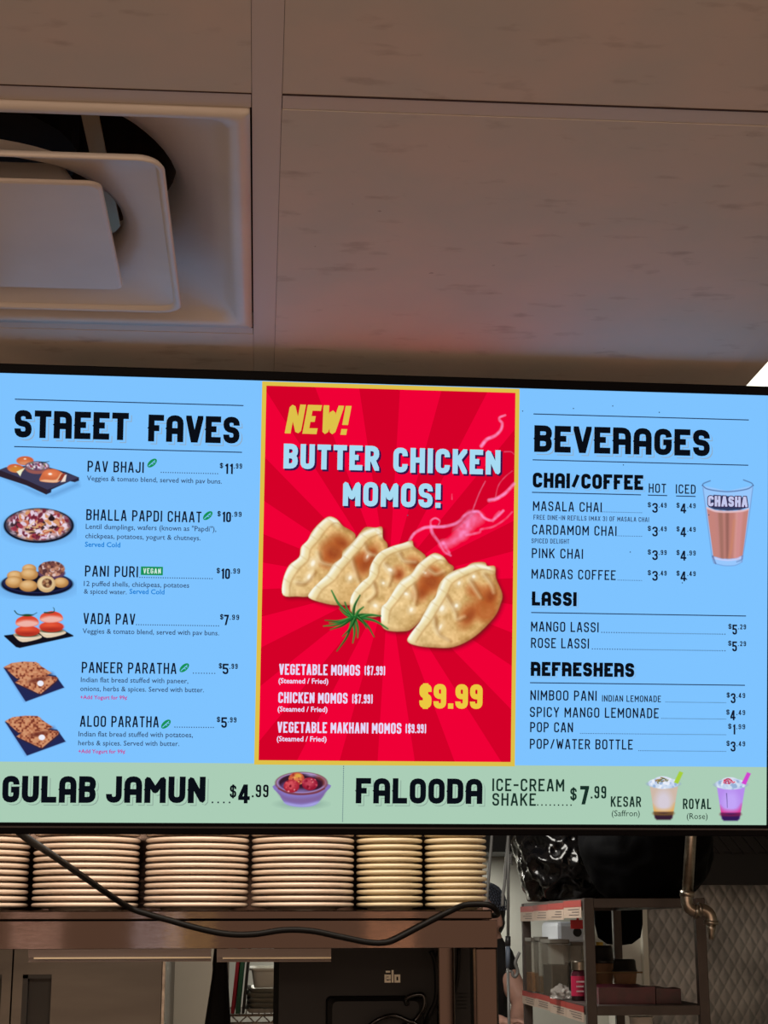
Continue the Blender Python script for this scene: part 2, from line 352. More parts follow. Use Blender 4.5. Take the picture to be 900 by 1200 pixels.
# red promotion panel
a = Acc(); px0, px1 = -W_/6-0.0005, W_/6+0.0005; py0 = S(450, 897)[1]; bw = 0.0058
quad(a, px0, px1, py0, hh-0.0008, E_YEL, 1)
ix0, ix1, iy0, iy1 = px0+bw, px1-bw, py0+bw, hh-0.0008-bw
quad(a, ix0, ix1, iy0, iy1, E_RED2, 2)
rc = S(455, 684)
def clip(poly, x0, x1, y0, y1):
    def cl(p, f, inter):
        o = []
        for i in range(len(p)):
            A, B = p[i-1], p[i]
            if f(B):
                if not f(A): o.append(inter(A, B))
                o.append(B)
            elif f(A): o.append(inter(A, B))
        return o
    def ix(v): return lambda A, B: (v, A[1]+(B[1]-A[1])*(v-A[0])/(B[0]-A[0]))
    def iy(v): return lambda A, B: (A[0]+(B[0]-A[0])*(v-A[1])/(B[1]-A[1]), v)
    for f, q in ((lambda p: p[0] >= x0, ix(x0)), (lambda p: p[0] <= x1, ix(x1)), (lambda p: p[1] >= y0, iy(y0)), (lambda p: p[1] <= y1, iy(y1))):
        if poly: poly = cl(poly, f, q)
    return poly
for k in range(15):
    a0 = math.radians(90+9.5+24*k); a1 = a0+math.radians(12)
    p = clip([rc, (rc[0]+math.cos(a0), rc[1]+math.sin(a0)), (rc[0]+math.cos(a1), rc[1]+math.sin(a1))], ix0, ix1, iy0, iy1)
    if p: a.face(p, E_RED1, 3)
a.build('promotion_panel', screen, 'red sunburst panel with yellow border')

# ---- stroke lettering (own condensed alphabet)
G = {
 'A': (.50, ["0,0 .40,1 .60,1 1,0", ".17,.27 .83,.27"]), 'B': (.48, ["0,0 0,1 1,1r 1,.53r 0,.53", "0,.53 1,.53r 1,0r 0,0"]), 'C': (.47, ["1,.70 1,1r 0,1r 0,0r 1,0r 1,.30"]),
 'D': (.48, ["0,0 0,1 1,1r 1,0r 0,0"]), 'E': (.42, ["1,1 0,1 0,0 1,0", "0,.52 .85,.52"]), 'F': (.42, ["1,1 0,1 0,0", "0,.5 .85,.5"]), 'G': (.48, ["1,.72 1,1r 0,1r 0,0r 1,0r 1,.48 .52,.48"]),
 'H': (.48, ["0,0 0,1", "1,0 1,1", "0,.52 1,.52"]), 'I': (0, ["0,0 0,1"]), 'J': (.42, ["1,1 1,0r 0,0r 0,.28"]), 'K': (.48, ["0,0 0,1", "1,1 .04,.40", "1,0 .36,.60"]), 'L': (.40, ["0,1 0,0 1,0"]),
 'M': (.62, ["0,0 0,1 .5,.32 1,1 1,0"]), 'N': (.50, ["0,0 0,1 1,0 1,1"]), 'O': (.48, ["0,.5 0,1r 1,1r 1,0r 0,0r 0,.5"]), 'P': (.47, ["0,0 0,1 1,1r 1,.44r 0,.44"]),
 'R': (.48, ["0,0 0,1 1,1r 1,.46r 0,.46", ".55,.46 1,0"]), 'S': (.46, ["1,.72 1,1r 0,1r 0,.53r 1,.49r 1,0r 0,0r 0,.28"]), 'T': (.44, ["0,1 1,1", ".5,1 .5,0"]), 'U': (.48, ["0,1 0,0r 1,0r 1,1"]),
 'V': (.48, ["0,1 .44,0 .56,0 1,1"]), 'W': (.72, ["0,1 .25,0 .5,.8 .75,0 1,1"]), 'X': (.48, ["0,0 1,1", "0,1 1,0"]), 'Y': (.48, ["0,1 .5,.42 1,1", ".5,.42 .5,0"]),
 '0': (.46, ["0,.5 0,1r 1,1r 1,0r 0,0r 0,.5"]), '1': (.20, ["0,.80 .9,1 1,1 1,0"]), '2': (.44, ["0,.74 0,1r 1,1r 1,.6 0,0 1,0"]), '3': (.44, ["0,.76 0,1r 1,1r 1,.54r .35,.54", ".35,.54 1,.54r 1,0r 0,0r 0,.24"]),
 '4': (.50, [".72,0 .72,1 .58,1 0,.3 0,.22 1,.22"]), '5': (.44, ["1,1 0,1 0,.56 1,.60r 1,0r 0,0r 0,.24"]), '7': (.44, ["0,1 1,1 .35,0"]), '9': (.45, ["1,.5 0,.48r 0,1r 1,1r 1,0r 0,0r 0,.24"]),
 '$': (.42, ["1,.72 1,1r 0,1r 0,.53r 1,.49r 1,0r 0,0r 0,.28", ".5,1.16 .5,-.16"]), '.': (0, ["dot"]), '/': (.38, ["0,-.04 1,1.04"]), '-': (.30, ["0,.48 1,.48"]), '!': (0, ["0,1 0,.30", "dot"]),
 '(': (.12, ["1,1.08 0,1.0r 0,0r 1,-.08"]), ')': (.12, ["0,1.08 1,1.0r 1,0r 0,-.08"]), ' ': (.26, [])}
GH = dict(G); GH.update({'A': (.50, ["0,0 0,1r 1,1r 1,0", "0,.38 1,.38"]), 'R': (.50, ["0,0 0,1 1,1r 1,.47 .9,.44 1,.41 1,0", "0,.44 .9,.44"]), 'V': (.50, ["0,1 .42,0 .58,0 1,1"]), 'M': (.66, ["0,0 0,1 .5,.45 1,1 1,0"])})
def parse(st, wd, ht, ox, oy, rad):
    pts = []
    raw = []
    for q in st.split():
        r = q.endswith('r'); q = q.rstrip('r'); x, y = q.split(','); raw.append((ox+float(x)*wd, oy+float(y)*ht, r))
    for i, (x, y, r) in enumerate(raw):
        if not r or i in (0, len(raw)-1): pts.append((x, y)); continue
        P = Vector((x, y)); A = Vector(raw[i-1][:2]); B = Vector(raw[i+1][:2])
        la, lb = (A-P).length, (B-P).length; rr = min(rad, la*0.5 if raw[i-1][2] else la, lb*0.5 if raw[i+1][2] else lb)
        a_ = P+(A-P).normalized()*rr; b_ = P+(B-P).normalized()*rr
        for k in range(5):
            t = k/4; pts.append(tuple((1-t)**2*a_+2*t*(1-t)*P+t*t*b_))
    out = [pts[0]]
    for p in pts[1:]:
        if (Vector(p)-Vector(out[-1])).length > 1e-7: out.append(p)
    return out
def thick(acc, pts, t, m, lay, sh, e0=False, e1=False):
    V = [Vector(p) for p in pts]; h = t/2; n = len(V)
    dirs = [(V[i+1]-V[i]).normalized() for i in range(n-1)]
    nor = [Vector((-q.y, q.x)) for q in dirs]
    def sk(p): return (p[0]+sh*(p[1]), p[1])
    for i in range(n-1):
        def edge(i, end):
            p = V[i+1] if end else V[i]; j = i+1 if end else i-1
            if 0 <= j < n-1 and dirs[i].dot(dirs[j]) > -0.35:
                mm = (nor[i]+nor[j]).normalized(); k = h/max(mm.dot(nor[i]), 0.35); return p+mm*k, p-mm*k
            p = p+dirs[i]*((h*1.6 if e1 else 0) if end else (-h*1.6 if e0 else 0)) if not (0 <= j < n-1) else p
            return p+nor[i]*h, p-nor[i]*h
        a0, b0 = edge(i, False); a1, b1 = edge(i, True)
        acc.face([sk(q) for q in (a0, b0, b1, a1)], m, lay)
        if i+1 < n-1 and dirs[i].dot(dirs[i+1]) <= -0.35:      # sharp turn: squared-off joint
            p = V[i+1]; s1 = 1 if dirs[i].x*dirs[i+1].y-dirs[i].y*dirs[i+1].x < 0 else -1
            acc.face([sk(q) for q in (p, p+nor[i]*h*s1, p+(dirs[i]-dirs[i+1]).normalized()*h*0.9, p+nor[i+1]*h*s1)], m, lay)
def letters(acc, s, u0, u1, v, h, t, m, lay, gl=G, gap=0.12, sh=0.0, bold=0.0, spur=False, rr=0.62):
    """fit the string between u0 and u1 on baseline v with cap height h, stroke t*h"""
    T = t*h; nat = sum(gl[c][0] for c in s)*h; nfix = T*sum(1 for c in s if c != ' ')
    gaps = gap*h*(len(s)-1); k = max(0.2, (u1-u0-nfix)/(nat+gaps))
    x = u0
    for c in s:
        wd, st = gl[c]; wd = wd*h*k
        for q in st:
            if q == 'dot': acc.face([(x-bold/2, v-bold/2), (x+T+bold/2, v-bold/2), (x+T+bold/2+sh*T, v+T+bold/2), (x-bold/2+sh*T, v+T+bold/2)], m, lay); continue
            pts = parse(q, wd, h-T, x+T/2, v+T/2, min(rr*max(wd, T), 0.24*h+T*0.3))
            tmp = Acc(); B = bold/2; ee = []
            rw = [tuple(float(z) for z in w_.rstrip('r').split(',')) for w_ in q.split()]
            for A_, B_ in ((rw[1], rw[0]), (rw[-2], rw[-1])):
                dx, dy = (B_[0]-A_[0])*max(wd, 1e-6), (B_[1]-A_[1])*h
                ee.append((abs(dy) > abs(dx)*.6 and B_[1] in (0., 1.)) or (abs(dx) > abs(dy)*1.5 and B_[0] in (0., 1.)))
            thick(tmp, [(p[0], p[1]-v) for p in pts], T+bold, m, lay, 0, *ee)
            for f in tmp.f:
                pl = [tuple(tmp.v[i][:2]) for i in f]
                if c not in '$()/': pl = clip(pl, x-B, x+wd+T+B, -B, h+B)
                elif c == '$' : pl = clip(pl, x-B, x+wd+T+B, -B-.12*h, h+B+.12*h)
                if len(pl) > 2: acc.face([(p[0]+sh*p[1], p[1]+v) for p in pl], m, lay)
            if spur and '0,0' in q and '0,1' in q and c not in 'OCGSU':
                e = T*0.16; acc.face([(x, v+h*.5-e), (x-e, v+h*.5), (x, v+h*.5+e)], m, lay)
        x += wd+(T if c != ' ' else 0)+gap*h*k
def PX(d): return d*PXM
def T_(acc, s, x0, x1, y, h, m, t=0.135, lay=4, gl=G, gap=0.2, **k):
    u0, v = S(x0, y); u1 = S(x1, y)[0]; letters(acc, s, u0, u1, v, PX(h), t, m, lay, gl, gap, **k)
def font_text(acc, s, x0, x1, y, m, lay=4, bold=0.0):
    cu = bpy.data.curves.new('t', 'FONT'); cu.body = s; cu.size = 1.0; cu.resolution_u = 2; cu.offset = bold
    o = bpy.data.objects.new('t', cu); C.objects.link(o)
    dg = bpy.context.evaluated_depsgraph_get(); me = bpy.data.meshes.new_from_object(o.evaluated_get(dg))
    xs = [v.co.x for v in me.vertices]; mn, mx = min(xs), max(xs)
    u0, v = S(x0, y); u1 = S(x1, y)[0]; k = (u1-u0)/(mx-mn)
    acc.mesh(me, Matrix.Translation((u0-mn*k, v, 0)) @ Matrix.Scale(k, 4), m, lay)
    bpy.data.objects.remove(o); bpy.data.curves.remove(cu); bpy.data.meshes.remove(me)
def rule(acc, x0, y0, x1, m=E_LINE, wpx=1.2, lay=4):
    u0, v = S(x0, y0); u1 = S(x1, y0)[0]; quad(acc, u0, u1, v-PX(wpx)/2, v+PX(wpx)/2, m, lay)
def dots(acc, x0, x1, y, m=E_TXT, step=2.55, sz=1.15):
    u0, v = S(x0, y); u1 = S(x1, y)[0]; nn = max(2, int((u1-u0)/PX(step)))
    for i in range(nn):
        u = u0+(u1-u0)*i/(nn-1); r = PX(sz)/2; quad(acc, u-r, u+r, v-r, v+r, m, 4)
def price(acc, xs, xd0, xd1, xe1, y, dig, dec, m=E_INK, h=12.0):
    T_(acc, '$', xs, xs+h*.33, y-h*.56, h*.50, m, 0.17)
    T_(acc, dig, xd0, xd1, y, h, m, 0.17, gap=0.14)
    T_(acc, '.'+dec, xd1+1.2, xe1, y-h*.52, h*.50, m, 0.18, gap=0.3)
def leaf(acc, x, y, r=6.6):
    u, v = S(x, y); R = PX(r)
    pts = []
    for k in range(13):
        t = k/12*math.pi; pts.append((math.cos(t)*R, math.sin(t)*R*0.55))
    for k in range(1, 12):
        t = math.pi+k/12*math.pi; pts.append((math.cos(t)*R, math.sin(t)*R*0.55))
    c, s = math.cos(.75), math.sin(.75)
    acc.face([(u+p[0]*c-p[1]*s, v+p[0]*s+p[1]*c) for p in pts], E_LEAF, 4)
    thick(acc, [(u-R*.8*c, v-R*.8*s), (u+R*.7*c, v+R*.7*s)], PX(.9), E_BLUE, 5, 0)
    for q in (-.2, .25): thick(acc, [(u+R*q*c, v+R*q*s), (u+R*(q+.25)*c+R*.32*s, v+R*(q+.25)*s-R*.32*c)], PX(.7), E_BLUE, 5, 0)
def heading(name, words, y_h, sh, bg, t=0.225, gap=0.11):
    for (s, x0, x1, y, h) in words:
        a = Acc(); k = h/31.0
        for dx, dy, m, bo, ly in ((3.2*k, 3.0*k, sh, 0.6, 3), (2.2*k, 2.0*k, bg, 0.7, 4), (0, 0, E_BLK, 0, 5)):
            u0, v = S(x0+dx, y+dy); u1 = S(x1+dx, y+dy)[0]
            letters(a, s, u0, u1, v, PX(h), t, m, ly, GH, gap, bold=PX(bo) if bo else 0, spur=True, rr=0.5)
        a.build(name, screen)
heading('menu_heading', [('STREET', 16.8, 150.5, 512.6, 31.5), ('FAVES', 173.5, 280.5, 517.3, 31)], 0, E_SH, E_BLUE)
heading('menu_heading', [('BEVERAGES', 625.7, 831.5, 529.6, 31.5)], 0, E_SH, E_BLUE)
heading('menu_heading', [('CHAI/COFFEE', 624, 753.5, 571.4, 17.8)], 0, E_SH, E_BLUE, 0.24)
heading('menu_heading', [('LASSI', 623, 675.5, 709.6, 16.5)], 0, E_SH, E_BLUE, 0.25)
heading('menu_heading', [('REFRESHERS', 621.7, 743, 792, 16.5)], 0, E_SH, E_BLUE, 0.25)
heading('menu_heading', [('GULAB', 2.5, 112, 940.3, 30), ('JAMUN', 124, 240.5, 940.6, 30)], 0, E_SHG, E_GREEN)
heading('menu_heading', [('FALOODA', 416.7, 565, 941.3, 29)], 0, E_SHG, E_GREEN)
for r_ in ((17.5, 467.9, 285.5), (16.7, 523.4, 283.7), (625, 485.2, 877.3), (624, 538.9, 876.7), (623.3, 577, 751), (622.3, 717.8, 874), (621, 800, 872.7), (759, 580.3, 781.7), (792, 581.3, 815)): a = Acc(); rule(a, *r_); a.build('divider_rule', screen)
# street food items
ITEMS = [
 ('PAV BHAJI', 102.5, 168.5, 552.8, [(189, 255, 553.6)], (257.5, 263.2, 272.8, 283.6, 555.4, '11', '99'), (178.3, 542.7), [('Veggies & tomato blend, served with pav buns.', 101.7, 260, 563.2, E_TXT)]),
 ('BHALLA PAPDI CHAAT', 101, 236, 609.6, [], (254.7, 260, 270.6, 283, 611.8, '10', '99'), (243.5, 604.3), [('Lentil dumplings, wafers (known as "Papdi"),', 100.5, 253.5, 619.7, E_TXT), ('chickpeas, potatoes, yogurt & chutneys.', 100, 235, 630.6, E_TXT), ('Served Cold', 99.5, 141, 640.6, E_CYAN)]),
 ('PANI PURI', 99.5, 161.7, 675.5, [(164, 248.5, 676.6)], (253.8, 258.8, 269.4, 281.2, 678.4, '10', '99'), None, [('12 puffed shells, chickpeas, potatoes', 98.3, 221.7, 686.6, E_TXT), ('& spiced water.', 98.3, 148.5, 695.6, E_TXT), ('Served Cold', 151.7, 192.7, 695.8, E_CYAN)]),
 ('VADA PAV', 97.7, 158.3, 731.2, [(160, 256, 732)], (257.8, 262.3, 268, 280.2, 732.6, '7', '99'), None, [('Veggies & tomato blend, served with pav buns.', 96.7, 256.7, 742.2, E_TXT)]),
 ('PANEER PARATHA', 95.7, 206.7, 788.5, [(226.7, 251.7, 788.8)], (256.3, 260.7, 267.6, 278.5, 790, '5', '99'), (216, 782.5), [('Indian flat bread stuffed with paneer,', 94.7, 220.7, 799.2, E_TXT), ('onions, herbs & spices. Served with butter.', 94, 239, 809.6, E_TXT), ('+Add Yogurt for 99\u00a2', 94, 149, 819.1, E_MAG)]),
 ('ALOO PARATHA', 93.7, 186, 851.6, [(205, 250, 852)], (254, 259.2, 265.8, 277, 852.8, '5', '99'), (194.5, 848.5), [('Indian flat bread stuffed with potatoes,', 92, 226, 862.8, E_TXT), ('herbs & spices. Served with butter.', 91.7, 210, 873.2, E_TXT), ('+Add Yogurt for 99\u00a2', 91.7, 146.7, 882.4, E_MAG)])]
for (s, x0, x1, y, dt, pr, lf, ds) in ITEMS:
    a = Acc(); T_(a, s, x0, x1, y, 12.6, E_INK)
    for q in dt: dots(a, *q)
    price(a, *pr[:5], pr[5], pr[6])
    if lf: leaf(a, *lf)
    if s == 'PANI PURI':
        p0, p1 = S(165, 673.8), S(191, 664.3); quad(a, p0[0], p1[0], p0[1], p1[1], E_LEAF, 4); T_(a, 'VEGAN', 168, 188.5, 672.0, 6.0, E_WHT, 0.17, lay=5, gap=0.28)
    for (q, u0, u1, yy, m) in ds: font_text(a, q, u0, u1, yy, m, bold=0.008 if m is E_TXT else 0.018)
    a.build('menu_item', screen)
# drinks
a = Acc(); T_(a, 'HOT', 760, 780.3, 577.4, 11, E_INK); T_(a, 'ICED', 791.7, 815, 578.4, 11, E_INK); a.build('column_heads', screen)
HOTS = [('MASALA CHAI', 624.3, 705, 598.6, (706, 751.7, 599.9), '49', 600.9, ('FREE DINE-IN REFILLS (MAX 3) OF MASALA CHAI', 625, 760.3, 608.9)), ('CARDAMOM CHAI', 623.3, 722.3, 626.2, (724, 751.7, 628), '49', 628.6, ('SPICED DELIGHT', 622.7, 667, 636.5)),
        ('PINK CHAI', 623, 683, 653.9, None, '99', 656.3, None), ('MADRAS COFFEE', 622.7, 721.3, 678.1, (724, 751.7, 679.8), '49', 680.5, None)]
for (s, x0, x1, y, dt, dc, yp, sub) in HOTS:
    a = Acc(); T_(a, s, x0, x1, y, 11.6, E_INK)
    if dt: dots(a, *dt, step=1.9, sz=.9)
    else: a.build('menu_item', screen); a = Acc()
    price(a, 758.8, 764, 770.6, 781, yp, '3', dc, h=11.6); price(a, 792.4, 797.2, 804, 815, yp+.6, '4', dc, h=11.6)
    if sub: T_(a, sub[0], sub[1], sub[2], sub[3], 5.6, E_TXT, 0.15)
    a.build('menu_item' if dt else 'menu_price', screen)
COLD = [('MANGO LASSI', 622, 701.3, 739.9, (705, 849.3, 741), 853.2, 858, 863.4, 874, '5', '29', 743.6), ('ROSE LASSI', 622, 690, 759.2, (694, 849.3, 760.4), 853, 857.8, 863.3, 874, '5', '29', 763.3), ('NIMBOO PANI', 621.3, 699, 820.5, (780, 850, 822.6), 851.2, 856, 861.7, 873, '3', '49', 824),
        ('SPICY MANGO LEMONADE', 620.7, 771.7, 840.2, (775, 850, 841.8), 850.8, 855.6, 861.6, 873, '4', '49', 844), ('POP CAN', 621, 671.3, 857.9, (680, 850, 859.4), 853, 858.4, 861.4, 873, '1', '99', 860.6), ('POP/WATER BOTTLE', 620.7, 741.3, 877.5, (748.5, 850, 879.6), 851, 855.8, 861.7, 873, '3', '49', 880.6)]
for (s, x0, x1, y, dt, p0, p1, p2, p3, dg_, dc, yp) in COLD:
    a = Acc(); T_(a, s, x0, x1, y, 11.8, E_INK); dots(a, *dt, step=2.9 if 'LASSI' in s else 1.9, sz=1.2 if 'LASSI' in s else .9)
    if s == 'NIMBOO PANI': T_(a, 'INDIAN LEMONADE', 705.3, 774.3, 822.1, 7.6, E_INK, 0.14)
    price(a, p0, p1, p2, p3, yp, dg_, dc, h=11.8); a.build('menu_item', screen)
# green strip
a = Acc(); dots(a, 249, 269, 940.2, E_INK, 4.6, 1.8); T_(a, '$', 269.2, 276.8, 934.5, 14, E_BLK, 0.15); T_(a, '4', 279, 292.6, 941.3, 21.5, E_BLK, 0.2); T_(a, '.99', 295, 314.5, 934.2, 14.5, E_BLK, 0.15, gap=.25); a.build('menu_item', screen)
a = Acc(); u, v0 = S(402.6, 898); v1 = S(402.6, 962)[1]
for i in range(27): v = v0+(v1-v0)*i/26; quad(a, u-PX(.45), u+PX(.45), v-PX(.6), v+PX(.6), E_TXT, 4)
a.build('dotted_divider', screen)
E_DG = emit('screen_dark_green', (24, 48, 40))
a = Acc(); T_(a, 'ICE-CREAM', 576.7, 661, 927, 14.6, E_DG, 0.15); T_(a, 'SHAKE', 576.7, 627.8, 944.1, 14.6, E_DG, 0.15); dots(a, 630, 669, 943.2, E_DG, 4.3, 1.6)
T_(a, '$', 668, 675.6, 937.5, 14, E_DG, 0.15); T_(a, '7', 679.5, 690, 942.6, 21.5, E_DG, 0.2); T_(a, '.99', 692, 710.2, 935.6, 14.5, E_DG, 0.15, gap=.25)
a.build('menu_item', screen); a = Acc(); T_(a, 'KESAR', 715.5, 751, 945.4, 12.2, E_DG, 0.15); font_text(a, '(Saffron)', 716.7, 749.5, 956.3, E_DG); a.build('menu_item', screen); a = Acc(); T_(a, 'ROYAL', 800, 833.2, 948, 12.2, E_DG, 0.15); font_text(a, '(Rose)', 804.5, 829, 959.6, E_DG); a.build('menu_item', screen)
# words on the red panel
def shadowed(a, s, x0, x1, y, h, m, t, sh=None, off=(1.8, 1.8), **k):
    if sh: T_(a, s, x0+off[0], x1+off[0], y+off[1], h, sh, t, lay=9, bold=PX(1.0), **k)
    T_(a, s, x0, x1, y, h, m, t, lay=10, **k)
a = Acc(); T_(a, 'NEW!', 333.5, 405.5, 508.0, 34, E_YEL, 0.20, lay=10, gap=0.09, sh=0.17); a.build('promotion_heading', screen)
a = Acc(); shadowed(a, 'BUTTER', 332, 444, 549.2, 29, E_PALE, 0.215, E_NAVY, gap=.14); shadowed(a, 'CHICKEN', 460.5, 586, 553.6, 29, E_PALE, 0.215, E_NAVY, gap=.14); shadowed(a, 'MOMOS!', 401.5, 516, 592.9, 28.4, E_PALE, 0.215, E_NAVY, gap=.14); a.build('promotion_heading', screen)
for (s, x1, pr, px_, y) in (('VEGETABLE MOMOS', 421.6, '($7.99)', (427, 451), 790.5), ('CHICKEN MOMOS', 407, '($7.99)', (412.5, 436.4), 823.6), ('VEGETABLE MAKHANI MOMOS', 470, '($9.99)', (475, 499), 858.4)):
    x0 = 327-(y-790)*.03; a = Acc(); T_(a, s, x0, x1, y, 12.4, E_LIL, 0.165, lay=10, gap=.16); T_(a, pr, px_[0], px_[1], y+.4, 10.4, E_LIL, 0.14, lay=10, gap=.2)
    font_text(a, '(Steamed / Fried)', x0-.8, x0+57.6, y+9.9, E_LIL, lay=10, bold=0.02); a.build('menu_item', screen)
a = Acc(); T_(a, '$9.99', 491, 565, 830, 28.5, E_GOLD, 0.215, lay=10, gap=.12); a.build('promotion_price', screen)

# ---- pictures on the screen: painted as coloured grids
class Canvas:
    def __init__(s, x0, y0, x1, y1, k):
        s.k = k; s.nx = int((x1-x0)*k)+1; s.ny = int((y1-y0)*k)+1
        s.X, s.Y = np.meshgrid(np.linspace(x0, x1, s.nx), np.linspace(y0, y1, s.ny)); s.c = np.zeros((s.ny, s.nx, 3)); s.a = np.zeros((s.ny, s.nx))
        s.m = lambda p: p
    def map(s, ox, oy, sc_): s.m = lambda p: (ox+p[0]/sc_, oy+p[1]/sc_); s.sc = sc_; return s
    def over(s, cov, col):
        col = np.asarray(col, float); cov = np.clip(cov, 0, 1); na = cov+s.a*(1-cov)
        s.c = np.where(na[..., None] > 1e-6, (cov[..., None]*col+(s.a*(1-cov))[..., None]*s.c)/np.maximum(na, 1e-6)[..., None], s.c); s.a = na
    def sd(s, pts, smooth=True):
        P = [s.m(p) for p in pts]
        if smooth:
            Q = [Vector((p[0], p[1], 0)) for p in P]; n = len(Q); out = []
            for i in range(n):
                a, b, c, d = Q[i-1], Q[i], Q[(i+1) % n], Q[(i+2) % n]
                for k in range(4):
                    t = k/4; q = 0.5*((2*b)+(c-a)*t+(2*a-5*b+4*c-d)*t*t+(3*b-a-3*c+d)*t**3); out.append((q.x, q.y))
            P = out
        D = np.full(s.X.shape, 1e9); I = np.zeros(s.X.shape, bool)
        for i in range(len(P)):
            (x0, y0), (x1, y1) = P[i-1], P[i]; dx, dy = x1-x0, y1-y0; L = dx*dx+dy*dy+1e-12
            t = np.clip(((s.X-x0)*dx+(s.Y-y0)*dy)/L, 0, 1); D = np.minimum(D, (s.X-x0-t*dx)**2+(s.Y-y0-t*dy)**2)
            if abs(dy) > 1e-12: I ^= ((y0 > s.Y) != (y1 > s.Y)) & (s.X < (x1-x0)*(s.Y-y0)/dy+x0)
        D = np.sqrt(D); return np.where(I, -D, D)
    def poly(s, pts, col, f=0.6, al=1.0, smooth=True, mask=None):
        cov = np.clip(0.5-s.sd(pts, smooth)/(2*f), 0, 1)*al
        if mask is not None: cov = cov*mask
        s.over(cov, col); return cov
    def ell(s, p, rx, ry, col, rot=0, f=0.6, al=1.0, mask=None):
        x, y = s.m(p); rx /= s.sc; ry /= s.sc; c, q = math.cos(rot), math.sin(rot); u = ((s.X-x)*c+(s.Y-y)*q)/rx; v = (-(s.X-x)*q+(s.Y-y)*c)/ry
        d = (np.sqrt(u*u+v*v)-1)*min(rx, ry); cov = np.clip(0.5-d/(2*f), 0, 1)*al
        if mask is not None: cov = cov*mask
        s.over(cov, col); return cov
    def stroke(s, pts, w0, w1, col, f=0.5, al=1.0, mask=None, n=6):
        P = [s.m(p) for p in pts]; P = [(q.x, q.y) for q in spline([(p[0], p[1], 0) for p in P], n)] if len(P) > 2 else P
        D = np.full(s.X.shape, 1e9); N = len(P)-1
        for i in range(N):
            (x0, y0), (x1, y1) = P[i], P[i+1]; dx, dy = x1-x0, y1-y0; L = dx*dx+dy*dy+1e-12; t = np.clip(((s.X-x0)*dx+(s.Y-y0)*dy)/L, 0, 1)
            ww = (w0+(w1-w0)*(i+t)/N)/s.sc/2; D = np.minimum(D, np.sqrt((s.X-x0-t*dx)**2+(s.Y-y0-t*dy)**2)-ww)
        cov = np.clip(0.5-D/(2*f), 0, 1)*al
        if mask is not None: cov = cov*mask
        s.over(cov, col)
    def build(s, name, lay, label=None):
        u, v = SV(s.X, s.Y); N = s.nx*s.ny; co = np.stack([u, v, np.full(N, lay*LZ)], 1)
        idx = np.arange(N).reshape(s.ny, s.nx); q = np.stack([idx[:-1, :-1], idx[1:, :-1], idx[1:, 1:], idx[:-1, 1:]], -1).reshape(-1, 4)
        keep = s.a.ravel()[q].max(1) > 0.004; q = q[keep]; used = np.unique(q); re = np.full(N, -1); re[used] = np.arange(len(used)); q = re[q]
        me = bpy.data.meshes.new(name); me.vertices.add(len(used)); me.vertices.foreach_set('co', co[used].astype(np.float32).ravel())
        me.loops.add(q.size); me.loops.foreach_set('vertex_index', q.ravel().astype(np.int32)); me.polygons.add(len(q)); me.polygons.foreach_set('loop_start', (np.arange(len(q))*4).astype(np.int32))
        me.update(calc_edges=True)
        at_ = me.attributes.new('pix', 'FLOAT_COLOR', 'POINT'); L = np.concatenate([s2l(np.clip(s.c, 0, 255)).reshape(-1, 3), s.a.reshape(-1, 1)], 1)[used]
        at_.data.foreach_set('color', L.astype(np.float32).ravel())
        o = link(name, me, emit_attr(), screen)
        if label: o['label'] = label
        return o
def vnoise(X, Y, sc_, seed):
    r = np.random.default_rng(seed); g = r.random((64, 64)); x = X/sc_; y = Y/sc_; xi = np.floor(x).astype(int); yi = np.floor(y).astype(int); fx = x-xi; fy = y-yi
    fx = fx*fx*(3-2*fx); fy = fy*fy*(3-2*fy); g_ = lambda a, b: g[a % 64, b % 64]
    return (g_(xi, yi)*(1-fx)+g_(xi+1, yi)*fx)*(1-fy)+(g_(xi, yi+1)*(1-fx)+g_(xi+1, yi+1)*fx)*fy

# steam
cv = Canvas(478, 482, 606, 662, 1.5).map(480, 480, 6.664)
PINK = (255, 158, 216)
for pts, w0, w1, al, f in (([(0, 1020), (40, 965), (110, 925), (165, 915)], 16, 20, .75, 1.0), ([(165, 915), (250, 915), (330, 900), (390, 870), (430, 825), (480, 800), (540, 800), (580, 845), (640, 865), (690, 830), (730, 790)], 18, 12, .75, 1.2),
    ([(165, 915), (165, 870), (200, 848), (235, 870), (225, 900)], 12, 5, .55, .9), ([(165, 915), (180, 970), (230, 1040), (270, 1110), (320, 1140)], 22, 8, .55, 1.2), ([(260, 1050), (320, 1040), (390, 985), (440, 920), (480, 830)], 40, 60, .42, 4), ([(260, 1045), (310, 1120)], 26, 8, .55, 1.5),
    ([(440, 980), (540, 960), (560, 935), (650, 915), (740, 860), (800, 800)], 14, 4, .4, 1.2), ([(400, 960), (470, 880), (530, 850)], 80, 60, .38, 6), ([(560, 285), (600, 235), (665, 205), (710, 160), (722, 110), (700, 80), (705, 60), (745, 45)], 22, 8, .75, 1.2),
    ([(620, 710), (680, 695), (750, 650), (815, 580)], 20, 16, .8, 1.4), ([(490, 790), (540, 660), (590, 560)], 7, 3, .4, .8), ([(665, 710), (690, 600), (740, 530), (800, 480)], 5, 3, .3, .8), ([(740, 330), (790, 330), (815, 350)], 6, 3, .3, .8), ([(330, 700), (330, 660)], 6, 2, .3, .8), ([(700, 800), (670, 830), (650, 870)], 10, 10, .4, 1.5)):
    cv.stroke(pts, w0, w1, PINK, f, al)
cv.a *= 0.55+0.85*vnoise(cv.X, cv.Y, 4, 3); cv.a = np.clip(cv.a, 0, .9)
cv.build('steam_picture', 5, 'pink steam wisps')
